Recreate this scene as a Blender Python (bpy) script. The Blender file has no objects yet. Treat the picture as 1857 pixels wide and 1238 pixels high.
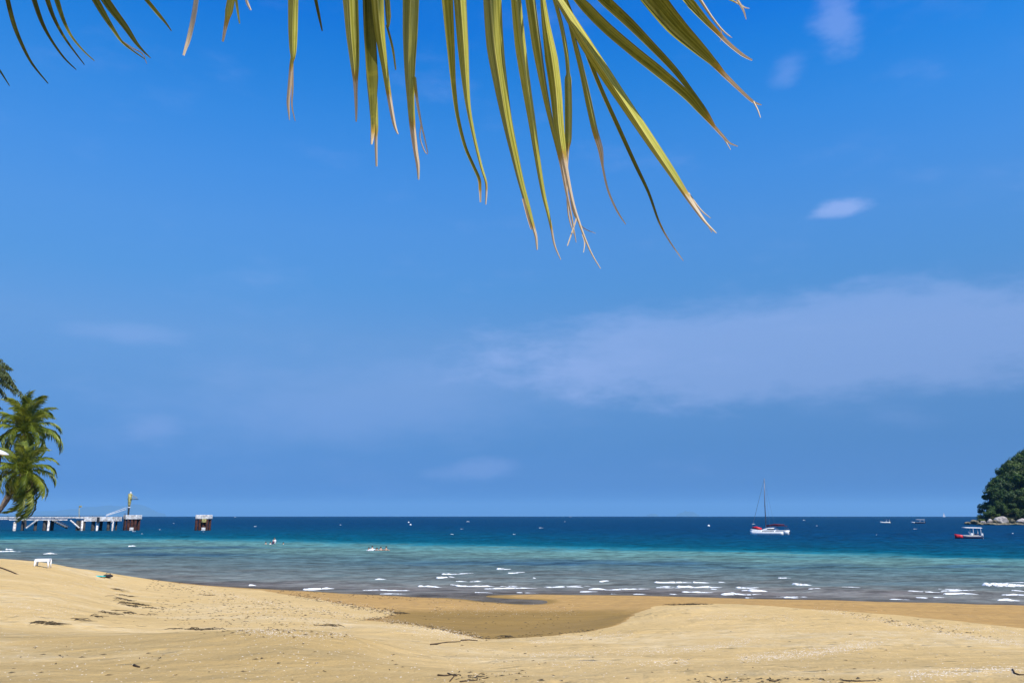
import bpy, bmesh, math, random
import numpy as np
from mathutils import Vector, Matrix
R = math.radians
random.seed(7); rng = np.random.default_rng(7)
scene = bpy.context.scene
col = scene.collection
PI = math.pi

# ------------------------------------------------------------------ camera
F = 1444.0                      # focal length in photo pixels (28 mm on 36 mm)
EYE = 4.5
TH = math.atan((934 - 619) / F)
CT, ST = math.cos(TH), math.sin(TH)
cam = bpy.data.cameras.new('camera'); cam_o = bpy.data.objects.new('camera', cam); col.objects.link(cam_o)
cam.lens = 28.0; cam.sensor_width = 36.0; cam.clip_start = 0.05; cam.clip_end = 200000
cam_o.location = (0, 0, EYE); cam_o.rotation_euler = (PI / 2 + TH, 0, 0)
scene.camera = cam_o

# ------------------------------------------------------------------ sky, sun, exposure
SUN_EL, SUN_AZ = R(54), R(140)          # azimuth from +Y towards +X : behind the camera, to the right
w = bpy.data.worlds.new('World'); scene.world = w; w.use_nodes = True
nt = w.node_tree; nt.nodes.clear()
def N(tree, t, **kw):
    n = tree.nodes.new(t)
    for k, v in kw.items(): setattr(n, k, v)
    return n
def mth(tree, op, a, b=None, c=None, clamp=False):
    n = tree.nodes.new('ShaderNodeMath'); n.operation = op; n.use_clamp = clamp
    for i, v in enumerate((a, b, c)):
        if v is None: continue
        if isinstance(v, (int, float)): n.inputs[i].default_value = v
        else: tree.links.new(v, n.inputs[i])
    return n.outputs[0]
def ramp(tree, fac, stops, interp='LINEAR'):
    n = tree.nodes.new('ShaderNodeValToRGB'); cr = n.color_ramp; cr.interpolation = interp
    while len(cr.elements) < len(stops): cr.elements.new(0.5)
    for e, (p, c) in zip(cr.elements, stops):
        e.position = p; e.color = (*c, 1) if len(c) == 3 else c
    if fac is not None: tree.links.new(fac, n.inputs[0])
    return n.outputs[0]
def mixc(tree, fac, a, b, blend='MIX'):
    n = tree.nodes.new('ShaderNodeMix'); n.data_type = 'RGBA'; n.blend_type = blend
    for sock, v in ((n.inputs[0], fac), (n.inputs[6], a), (n.inputs[7], b)):
        if isinstance(v, (int, float)): sock.default_value = v
        elif isinstance(v, tuple): sock.default_value = (*v, 1) if len(v) == 3 else v
        else: tree.links.new(v, sock)
    return n.outputs[2]
def noise(tree, vec, scale, detail=4, rough=0.55, dim='3D', dist=0.0):
    n = tree.nodes.new('ShaderNodeTexNoise'); n.noise_dimensions = dim
    n.inputs['Scale'].default_value = scale; n.inputs['Detail'].default_value = detail
    n.inputs['Roughness'].default_value = rough; n.inputs['Distortion'].default_value = dist
    if vec is not None: tree.links.new(vec, n.inputs['Vector'])
    return n.outputs[0]
def mapr(tree, v, a, b, c=0.0, d=1.0, smooth=True):
    n = tree.nodes.new('ShaderNodeMapRange'); n.interpolation_type = 'SMOOTHSTEP' if smooth else 'LINEAR'
    tree.links.new(v, n.inputs[0])
    for i, x in zip((1, 2, 3, 4), (a, b, c, d)): n.inputs[i].default_value = x
    return n.outputs[0]

SKY_STR = 0.1
SKY_GRADE = [  # (elevation 0..1 = 0..40 degrees, multiplier of the sky colour)
    (0.0, (1, 1, 1)), (1.0, (1, 1, 1))]
SKY_SCALE = 1.0
#SKYGRADE_BEGIN
SKY_GRADE = [(0.0000, (0.0105, 0.0856, 0.3491)), (0.0126, (0.0105, 0.0856, 0.3491)), (0.0306, (0.0150, 0.0824, 0.3380)), (0.0670, (0.0473, 0.1230, 0.3472)), (0.1220, (0.0743, 0.1635, 0.3467)), (0.2148, (0.1454, 0.2522, 0.4041)), (0.3082, (0.2250, 0.3561, 0.5032)), (0.4015, (0.2031, 0.4233, 0.6092)), (0.4938, (0.2191, 0.4915, 0.7286)), (0.5844, (0.1838, 0.5307, 0.8378)), (0.6727, (0.1264, 0.5436, 0.9136)), (0.7413, (0.0708, 0.5258, 0.9478)), (0.7954, (0.0368, 0.5017, 0.9737)), (0.8403, (0.0146, 0.4640, 1.0000)), (1.0000, (0.0146, 0.4640, 1.0000))]
SKY_SCALE = 1.9096
#SKYGRADE_END
sky = N(nt, 'ShaderNodeTexSky', sky_type='NISHITA', sun_disc=False, sun_elevation=SUN_EL, sun_rotation=SUN_AZ,
        altitude=0, air_density=1.0, dust_density=0.3, ozone_density=2.0)
geo = N(nt, 'ShaderNodeTexCoord')
sep = N(nt, 'ShaderNodeSeparateXYZ'); nt.links.new(geo.outputs['Generated'], sep.inputs[0])
el = mth(nt, 'ARCSINE', sep.outputs[2])
az = mth(nt, 'ARCTAN2', sep.outputs[0], sep.outputs[1])
eln = mth(nt, 'DIVIDE', el, R(40), clamp=True)
grade = ramp(nt, eln, SKY_GRADE)
graded = mixc(nt, 1.0, sky.outputs[0], grade, 'MULTIPLY')
scl = N(nt, 'ShaderNodeVectorMath', operation='SCALE'); nt.links.new(graded, scl.inputs[0]); scl.inputs['Scale'].default_value = SKY_SCALE
# thin cloud: direction -> (azimuth, elevation) plane, warped by noise
cxyz = N(nt, 'ShaderNodeCombineXYZ'); nt.links.new(az, cxyz.inputs[0]); nt.links.new(mth(nt, 'MULTIPLY', el, 2.6), cxyz.inputs[1])
n1 = noise(nt, cxyz.outputs[0], 5.0, 6, 0.6); n2 = noise(nt, cxyz.outputs[0], 17.0, 5, 0.62)
wob = mth(nt, 'SUBTRACT', n1, 0.5); wob2 = mth(nt, 'SUBTRACT', n2, 0.5)
def px_az(px, row):
    u, v = (px - 928.5) / F, (619 - row) / F
    return math.atan2(u, CT - v * ST), math.atan2(ST + v * CT, math.hypot(u, CT - v * ST))
def blob(px, row, rx, ry, slope=0.0, wa=0.5, soft=0.8, wb=0.0):
    a0, e0 = px_az(px, row); sx, sy = rx / F, ry / F
    dx = mth(nt, 'SUBTRACT', az, a0)
    dy = mth(nt, 'SUBTRACT', mth(nt, 'SUBTRACT', el, e0), mth(nt, 'MULTIPLY', dx, slope))
    q = mth(nt, 'SQRT', mth(nt, 'ADD', mth(nt, 'POWER', mth(nt, 'ABSOLUTE', mth(nt, 'DIVIDE', dx, sx)), 2.0),
                            mth(nt, 'POWER', mth(nt, 'ABSOLUTE', mth(nt, 'DIVIDE', dy, sy)), 2.0)))
    q = mth(nt, 'ADD', q, mth(nt, 'MULTIPLY', wob, wa))
    q = mth(nt, 'ADD', q, mth(nt, 'MULTIPLY', wob2, wb))
    return mapr(nt, q, 1.0, 1.0 - soft, 0.0, 1.0)
veil = blob(1450, 632, 660, 112, 0.0, 0.8, 0.5, 0.6)
veil2 = blob(700, 720, 640, 130, 0.10, 1.5, 1.0, 0.5)
puffA = blob(1525, 377, 66, 21, 0.06, 0.9, 0.7, 1.0)
puffB = blob(1520, 40, 52, 80, 0.0, 1.4, 0.9, 1.2)
puffC = blob(1428, 130, 44, 36, 0.3, 1.2, 0.9, 1.0)
puffD = blob(865, 850, 110, 24, 0.1, 1.3, 0.8, 1.3)
puffE = blob(230, 605, 130, 22, 0.0, 1.2, 0.9, 1.0)
puffF = blob(285, 775, 60, 40, 0.0, 1.2, 0.9, 1.0)
def cl(*terms):
    s = None
    for m_, k in terms:
        t = mth(nt, 'MULTIPLY', m_, k); s = t if s is None else mth(nt, 'ADD', s, t)
    return mth(nt, 'MINIMUM', s, 0.8)
faint = mth(nt, 'MULTIPLY', mapr(nt, n1, 0.52, 0.85), 0.12)
cfac = mth(nt, 'ADD', cl((veil, 0.23), (veil2, 0.14), (puffA, 0.36), (puffB, 0.22), (puffC, 0.13), (puffD, 0.16), (puffE, 0.12), (puffF, 0.12)), faint)
skyc = mixc(nt, cfac, scl.outputs[0], (4.6, 5.3, 8.6))
bg = N(nt, 'ShaderNodeBackground'); nt.links.new(skyc, bg.inputs[0]); bg.inputs[1].default_value = SKY_STR
wo = N(nt, 'ShaderNodeOutputWorld'); nt.links.new(bg.outputs[0], wo.inputs[0])

sl = bpy.data.lights.new('sun', 'SUN'); sl.energy = 5.0; sl.angle = R(0.53); sl.color = (1.0, 0.93, 0.80)
so = bpy.data.objects.new('sun', sl); col.objects.link(so)
SUNV = Vector((math.sin(SUN_AZ) * math.cos(SUN_EL), math.cos(SUN_AZ) * math.cos(SUN_EL), math.sin(SUN_EL)))
so.rotation_euler = SUNV.to_track_quat('Z', 'Y').to_euler(); so.location = (8, -10, 30)
vs = scene.view_settings; vs.view_transform = 'Standard'; vs.look = 'None'; vs.exposure = 0.34; vs.gamma = 1.0
scene.render.engine = 'CYCLES'

# ------------------------------------------------------------------ helpers
def tag(o, label=None, cat=None, group=None, kind=None):
    for k, v in (('label', label), ('category', cat), ('group', group), ('kind', kind)):
        if v: o[k] = v
    return o
def empty(name, loc=(0, 0, 0), rz=0.0):
    o = bpy.data.objects.new(name, None); col.objects.link(o); o.location = loc; o.rotation_euler = (0, 0, rz)
    o.empty_display_size = 0.3
    return o
class MB:
    def __init__(self): self.v = []; self.f = []; self.a = {}
    def add(self, verts, faces):
        o = len(self.v); self.v += [tuple(p) for p in verts]; self.f += [tuple(i + o for i in f) for f in faces]
    def box(self, c, s, rot=None):
        x, y, z = s[0] / 2, s[1] / 2, s[2] / 2
        P = [Vector(p) for p in ((-x,-y,-z),(x,-y,-z),(x,y,-z),(-x,y,-z),(-x,-y,z),(x,-y,z),(x,y,z),(-x,y,z))]
        if rot is not None: P = [rot @ p for p in P]
        c = Vector(c)
        self.add([c + p for p in P], [(0,3,2,1),(4,5,6,7),(0,1,5,4),(1,2,6,5),(2,3,7,6),(3,0,4,7)])
    def tube(self, pts, rad, n=8, cap=True, squash=1.0):
        pts = [Vector(p) for p in pts]; m = len(pts)
        if isinstance(rad, (int, float)): rad = [rad] * m
        up = Vector((0, 0, 1)); vv = []; ff = []
        for i in range(m):
            t = (pts[min(i + 1, m - 1)] - pts[max(i - 1, 0)]).normalized()
            a = t.cross(up if abs(t.z) < 0.9 else Vector((1, 0, 0))).normalized(); b = t.cross(a)
            for k in range(n):
                q = 2 * PI * k / n
                vv.append(pts[i] + a * math.cos(q) * rad[i] + b * math.sin(q) * rad[i] * squash)
        for i in range(m - 1):
            for k in range(n):
                k2 = (k + 1) % n
                ff.append((i * n + k, i * n + k2, (i + 1) * n + k2, (i + 1) * n + k))
        if cap: ff.append(tuple(range(n))[::-1]); ff.append(tuple(range((m - 1) * n, m * n)))
        self.add(vv, ff)
    def lathe(self, prof, n=12, c=(0, 0, 0)):
        vv = []; ff = []
        for r, z in prof:
            for k in range(n): vv.append((c[0] + r * math.cos(2*PI*k/n), c[1] + r * math.sin(2*PI*k/n), c[2] + z))
        for i in range(len(prof) - 1):
            for k in range(n):
                k2 = (k + 1) % n; ff.append((i*n+k, i*n+k2, (i+1)*n+k2, (i+1)*n+k))
        ff.append(tuple(range(n))[::-1]); ff.append(tuple(range((len(prof)-1)*n, len(prof)*n)))
        self.add(vv, ff)
    def loft(self, rings, cap=True):
        n = len(rings[0]); vv = [p for r in rings for p in r]; ff = []
        for i in range(len(rings) - 1):
            for k in range(n):
                k2 = (k + 1) % n; ff.append((i*n+k, i*n+k2, (i+1)*n+k2, (i+1)*n+k))
        if cap: ff.append(tuple(range(n))[::-1]); ff.append(tuple(range((len(rings)-1)*n, len(rings)*n)))
        self.add(vv, ff)
    def mesh(self, name, m, smooth=False):
        me = bpy.data.meshes.new(name); me.from_pydata(self.v, [], self.f); me.update()
        for k, vals in self.a.items():
            at = me.attributes.new(k, 'FLOAT', 'POINT'); at.data.foreach_set('value', np.asarray(vals, dtype=np.float32))
        if m: me.materials.append(m)
        if smooth: me.polygons.foreach_set('use_smooth', [True] * len(me.polygons))
        return me
    def build(self, name, m, parent=None, smooth=False, bevel=0.0):
        o = bpy.data.objects.new(name, self.mesh(name, m, smooth)); col.objects.link(o); o.parent = parent
        if bevel:
            b = o.modifiers.new('bevel', 'BEVEL'); b.width = bevel; b.segments = 2; b.limit_method = 'ANGLE'
        return o
def copyobj(o, parent=None, loc=None, rot=None, scale=None):
    c = o.copy(); col.objects.link(c); c.parent = parent
    if loc is not None: c.location = loc
    if rot is not None: c.rotation_euler = rot
    if scale is not None: c.scale = scale
    return c
def ray(px, row):
    u, v = (px - 928.5) / F, (619 - row) / F
    return Vector((u, CT - v * ST, ST + v * CT))
def tanrow(row):
    v = (619 - row) / F; return (ST + v * CT) / (CT - v * ST)
def at_y(px, row, y):
    d = ray(px, row); k = y / d.y; return Vector((d.x * k, y, EYE + d.z * k))
def at_z(px, row, z=0.0):
    d = ray(px, row); k = (z - EYE) / d.z; return Vector((d.x * k, d.y * k, z))
def at_d(px, row, d):            # d = distance along the optical axis
    return Vector((0, 0, EYE)) + ray(px, row) * d
def vnoise(x, y, seed=0):        # vectorised value noise, 0..1
    x = np.asarray(x, dtype=np.float64); y = np.asarray(y, dtype=np.float64)
    xi = np.floor(x).astype(np.int64); yi = np.floor(y).astype(np.int64); xf = x - xi; yf = y - yi
    def h(a, b):
        n = (a * 374761393 + b * 668265263 + seed * 982451653) & 0x7fffffff
        n = ((n ^ (n >> 13)) * 1274126177) & 0x7fffffff
        return ((n ^ (n >> 16)) & 0xffff) / 65535.0
    sx = xf * xf * (3 - 2 * xf); sy = yf * yf * (3 - 2 * yf)
    return (h(xi, yi) * (1 - sx) + h(xi + 1, yi) * sx) * (1 - sy) + (h(xi, yi + 1) * (1 - sx) + h(xi + 1, yi + 1) * sx) * sy
def fbm(x, y, oct=4, seed=0):
    s = 0; a = 0.5
    for i in range(oct):
        s = s + a * (vnoise(x, y, seed + i) - 0.5); x = x * 2.03 + 11.3; y = y * 2.03 + 7.7; a *= 0.5
    return s

# ------------------------------------------------------------------ materials
MATS = {}
def new_mat(name):
    m = bpy.data.materials.new(name); m.use_nodes = True; MATS[name] = m
    t = m.node_tree; b = t.nodes['Principled BSDF']
    return m, t, b
def plain(name, c1, c2=None, rough=0.6, scale=6.0, spec=0.4, bump=0.0, metal=0.0, trans=0.0, bscale=None):
    m, t, b = new_mat(name)
    tc = N(t, 'ShaderNodeTexCoord')
    c2 = c2 or tuple(x * 0.75 for x in c1)
    f = noise(t, tc.outputs['Object'], scale, 5, 0.62)
    c = mixc(t, mapr(t, f, 0.32, 0.7), c1, c2)
    t.links.new(c, b.inputs['Base Color']); b.inputs['Roughness'].default_value = rough
    b.inputs['Specular IOR Level'].default_value = spec; b.inputs['Metallic'].default_value = metal
    if bump:
        bn = N(t, 'ShaderNodeBump'); bn.inputs['Strength'].default_value = bump; bn.inputs['Distance'].default_value = 0.05
        t.links.new(noise(t, tc.outputs['Object'], bscale or scale * 3, 4), bn.inputs['Height']); t.links.new(bn.outputs[0], b.inputs['Normal'])
    if trans:
        tr = N(t, 'ShaderNodeBsdfTranslucent'); t.links.new(c, tr.inputs[0])
        mx = N(t, 'ShaderNodeMixShader'); mx.inputs[0].default_value = trans
        t.links.new(b.outputs[0], mx.inputs[1]); t.links.new(tr.outputs[0], mx.inputs[2])
        t.links.new(mx.outputs[0], t.nodes['Material Output'].inputs[0])
    return m
M = {}
M['white'] = plain('white_paint', (0.78, 0.78, 0.76), (0.62, 0.63, 0.62), 0.35, 3)
M['plastic'] = plain('white_plastic', (0.8, 0.8, 0.79), (0.72, 0.72, 0.7), 0.4, 9)
M['concrete'] = plain('white_concrete', (0.86, 0.84, 0.80), (0.34, 0.31, 0.28), 0.85, 1.5, 0.2, 0.3)
M['concrete_dark'] = plain('weathered_pile', (0.07, 0.065, 0.06), (0.025, 0.026, 0.028), 0.9, 1.4, 0.2, 0.3)
M['rust'] = plain('rusty_steel', (0.065, 0.022, 0.015), (0.016, 0.010, 0.010), 0.9, 1.6, 0.2, 0.4)
M['mast_metal'] = plain('mast_metal', (0.14, 0.17, 0.22), (0.10, 0.12, 0.16), 0.4, 2, 0.5)
M['yellow'] = plain('faded_yellow_paint', (0.50, 0.44, 0.14), (0.20, 0.17, 0.08), 0.7, 1.8)
M['dark'] = plain('dark_metal', (0.03, 0.035, 0.04), (0.015, 0.017, 0.02), 0.6, 4)
M['red'] = plain('red_paint', (0.62, 0.02, 0.035), (0.42, 0.012, 0.02), 0.5, 3)
M['plum'] = plain('plum_canvas', (0.11, 0.015, 0.04), (0.06, 0.01, 0.03), 0.8, 3)
M['navy'] = plain('navy_gelcoat', (0.03, 0.04, 0.09), (0.02, 0.03, 0.06), 0.4, 3)
M['glass'] = plain('dark_boat_glass', (0.012, 0.016, 0.022), (0.02, 0.025, 0.03), 0.1, 2, 0.6)
M['sail'] = plain('sail_cloth', (0.8, 0.8, 0.8), (0.7, 0.7, 0.72), 0.8, 0.5, 0.2, 0, 0, 0.3)
M['teal'] = plain('turquoise_foam', (0.02, 0.48, 0.46), (0.02, 0.38, 0.38), 0.5, 5)
M['black'] = plain('black_fabric', (0.015, 0.015, 0.018), (0.03, 0.03, 0.033), 0.9, 12)
M['rock'] = plain('granite_boulder', (0.50, 0.45, 0.40), (0.16, 0.14, 0.13), 0.9, 0.55, 0.2, 0.6, bscale=1.5)
M['rock_low'] = plain('tide_marked_rock', (0.22, 0.19, 0.12), (0.05, 0.05, 0.04), 0.9, 0.6, 0.2, 0.6, bscale=1.5)
M['bark'] = plain('palm_bark', (0.30, 0.25, 0.20), (0.14, 0.11, 0.09), 0.95, 5, 0.1, 0.5)
M['bark_dark'] = plain('forest_bark', (0.12, 0.09, 0.07), (0.05, 0.04, 0.03), 0.95, 3, 0.1, 0.4)
M['forest_soil'] = plain('headland_soil', (0.035, 0.04, 0.018), (0.02, 0.025, 0.012), 0.95, 0.3, 0.1, 0.5)
M['forest'] = [plain('forest_leaf_%d' % i, c, tuple(x * 0.55 for x in c), 0.55, 0.5, 0.3, trans=0.12)
               for i, c in enumerate(((0.055, 0.110, 0.014), (0.036, 0.078, 0.013), (0.085, 0.135, 0.020), (0.042, 0.090, 0.020)))]
M['palm_leaf'] = plain('coconut_leaf', (0.065, 0.105, 0.013), (0.21, 0.25, 0.03), 0.4, 1.2, 0.4, trans=0.2)
M['palm_leaf_b'] = plain('young_coconut_leaf', (0.26, 0.28, 0.03), (0.10, 0.135, 0.015), 0.4, 1.2, 0.4, trans=0.25)
M['palm_dead'] = plain('dead_coconut_leaf', (0.20, 0.16, 0.09), (0.09, 0.075, 0.045), 0.8, 2, 0.2, trans=0.15)
M['coconut'] = plain('coconut_husk', (0.42, 0.28, 0.06), (0.16, 0.17, 0.04), 0.6, 6)
M['needle'] = plain('casuarina_needle', (0.10, 0.13, 0.05), (0.05, 0.075, 0.03), 0.7, 3, 0.2, trans=0.15)
M['wood'] = plain('driftwood', (0.10, 0.07, 0.045), (0.05, 0.035, 0.025), 0.95, 14, 0.1, 0.4)
M['weed'] = plain('dry_seaweed', (0.05, 0.038, 0.026), (0.11, 0.085, 0.05), 0.95, 8, 0.1)
M['shell'] = plain('bleached_shell', (0.78, 0.70, 0.58), (0.62, 0.52, 0.40), 0.8, 40, 0.2)
M['skin'] = plain('tanned_skin', (0.50, 0.30, 0.20), (0.42, 0.25, 0.17), 0.55, 9, 0.3)
M['shirt_w'] = plain('white_cotton', (0.75, 0.76, 0.78), (0.65, 0.66, 0.7), 0.9, 12)
M['shirt_d'] = plain('dark_purple_cotton', (0.06, 0.03, 0.09), (0.04, 0.02, 0.06), 0.9, 12)
M['hair'] = plain('dark_hair', (0.014, 0.011, 0.01), (0.02, 0.016, 0.013), 0.7, 30)
M['island'] = plain('far_island_forest', (0.05, 0.07, 0.03), (0.035, 0.05, 0.025), 0.95, 0.002, 0.1)

# foam
def foam_mat():
    m, t, b = new_mat('foam')
    tc = N(t, 'ShaderNodeTexCoord')
    f = noise(t, tc.outputs['Object'], 9.0, 5, 0.65)
    t.links.new(ramp(t, f, [(0.3, (0.66, 0.70, 0.72)), (0.62, (0.86, 0.87, 0.87))]), b.inputs['Base Color'])
    b.inputs['Roughness'].default_value = 0.9; b.inputs['Specular IOR Level'].default_value = 0.2
    bn = N(t, 'ShaderNodeBump'); bn.inputs['Strength'].default_value = 0.8; bn.inputs['Distance'].default_value = 0.06
    t.links.new(f, bn.inputs['Height']); t.links.new(bn.outputs[0], b.inputs['Normal'])
    mp = N(t, 'ShaderNodeMapping'); mp.inputs['Scale'].default_value = (2.2, 5.0, 9.0); t.links.new(tc.outputs['Object'], mp.inputs[0])
    hole = mapr(t, noise(t, mp.outputs[0], 1.0, 5, 0.7), 0.36, 0.46); trb = N(t, 'ShaderNodeBsdfTransparent'); mx = N(t, 'ShaderNodeMixShader')
    t.links.new(hole, mx.inputs[0]); t.links.new(trb.outputs[0], mx.inputs[1]); t.links.new(b.outputs[0], mx.inputs[2]); t.links.new(mx.outputs[0], t.nodes['Material Output'].inputs[0])
    return m
M['foam'] = foam_mat()

# sand: dry tone, damp and wet tone by the 'wet' attribute, bands of broken shell
def sand_mat():
    m, t, b = new_mat('beach_sand')
    tc = N(t, 'ShaderNodeTexCoord'); P = tc.outputs['Object']
    wet = N(t, 'ShaderNodeAttribute', attribute_name='wet').outputs['Fac']
    dull = N(t, 'ShaderNodeAttribute', attribute_name='dull').outputs['Fac']
    pale = N(t, 'ShaderNodeAttribute', attribute_name='pale').outputs['Fac']
    big = noise(t, P, 0.22, 5, 0.6); mid = noise(t, P, 2.2, 5, 0.65); fine = noise(t, P, 26.0, 4, 0.7); gr = noise(t, P, 160.0, 2, 0.7)
    dry = mixc(t, mapr(t, big, 0.3, 0.72), (0.59, 0.415, 0.185), (0.545, 0.375, 0.155))
    dry = mixc(t, mth(t, 'MULTIPLY', mapr(t, mid, 0.42, 0.75), 0.45), dry, (0.48, 0.32, 0.12))
    dry = mixc(t, mth(t, 'MULTIPLY', dull, 0.75), dry, (0.44, 0.30, 0.118))
    dry = mixc(t, mth(t, 'MULTIPLY', mapr(t, fine, 0.5, 0.78), 0.60), dry, (0.34, 0.225, 0.09))
    dry = mixc(t, mth(t, 'MULTIPLY', mapr(t, gr, 0.56, 0.8), 0.50), dry, (0.74, 0.58, 0.36))
    dry = mixc(t, mth(t, 'MULTIPLY', pale, mapr(t, mid, 0.35, 0.65)), dry, (0.64, 0.49, 0.27))
    # long faint tide lines
    mp = N(t, 'ShaderNodeMapping'); mp.inputs['Scale'].default_value = (0.12, 1.5, 1.0); mp.inputs['Rotation'].default_value = (0, 0, R(-9)); t.links.new(P, mp.inputs[0])
    tl = noise(t, mp.outputs[0], 1.3, 6, 0.65, dist=0.6)
    dry = mixc(t, mth(t, 'MULTIPLY', mapr(t, tl, 0.53, 0.66), 0.18), dry, (0.62, 0.47, 0.24))
    damp = mixc(t, mapr(t, tl, 0.35, 0.65), (0.46, 0.285, 0.098), (0.38, 0.225, 0.075))
    dampn = mixc(t, mapr(t, mid, 0.35, 0.7), damp, (0.35, 0.215, 0.08))
    wetc = mixc(t, mapr(t, tl, 0.3, 0.7), (0.225, 0.140, 0.040), (0.275, 0.172, 0.050))
    wetc = mixc(t, mth(t, 'MULTIPLY', mapr(t, fine, 0.55, 0.8), 0.4), wetc, (0.38, 0.25, 0.09))
    wn = mth(t, 'ADD', wet, mth(t, 'MULTIPLY', mth(t, 'SUBTRACT', mid, 0.5), 0.12))
    c = mixc(t, mapr(t, wn, 0.20, 0.36), dry, dampn)
    c = mixc(t, mapr(t, wn, 0.55, 0.85), c, wetc)
    t.links.new(c, b.inputs['Base Color'])
    t.links.new(mapr(t, wn, 0.4, 1.0, 0.95, 0.75), b.inputs['Roughness']); b.inputs['Specular IOR Level'].default_value = 0.08
    h = mth(t, 'ADD', mth(t, 'MULTIPLY', mid, 0.55), mth(t, 'ADD', mth(t, 'MULTIPLY', fine, 0.22), mth(t, 'MULTIPLY', gr, 0.05)))
    h9 = noise(t, P, 8.0, 5, 0.65); h = mth(t, 'ADD', h, mth(t, 'MULTIPLY', h9, 0.45))
    vo = N(t, 'ShaderNodeTexVoronoi'); vo.feature = 'SMOOTH_F1'; vo.inputs['Scale'].default_value = 1.5; vo.inputs['Randomness'].default_value = 1.0
    wp = N(t, 'ShaderNodeVectorMath', operation='ADD'); t.links.new(P, wp.inputs[0]); nn_ = N(t, 'ShaderNodeTexNoise'); nn_.inputs['Scale'].default_value = 3.0; t.links.new(P, nn_.inputs['Vector'])
    sc_ = N(t, 'ShaderNodeVectorMath', operation='SCALE'); t.links.new(nn_.outputs['Color'], sc_.inputs[0]); sc_.inputs['Scale'].default_value = 0.25; t.links.new(sc_.outputs[0], wp.inputs[1]); t.links.new(wp.outputs[0], vo.inputs['Vector'])
    pr_ = mth(t, 'MULTIPLY', mapr(t, vo.outputs['Distance'], 0.05, 0.30), mapr(t, noise(t, P, 0.35, 3), 0.40, 0.62))     # trodden hollows
    h = mth(t, 'ADD', h, mth(t, 'MULTIPLY', pr_, 0.9))
    bn = N(t, 'ShaderNodeBump'); bn.inputs['Distance'].default_value = 0.12
    t.links.new(mapr(t, wn, 0.1, 0.7, 1.0, 0.5), bn.inputs['Strength'])
    t.links.new(h, bn.inputs['Height']); t.links.new(bn.outputs[0], b.inputs['Normal'])
    return m
M['sand'] = sand_mat()

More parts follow.
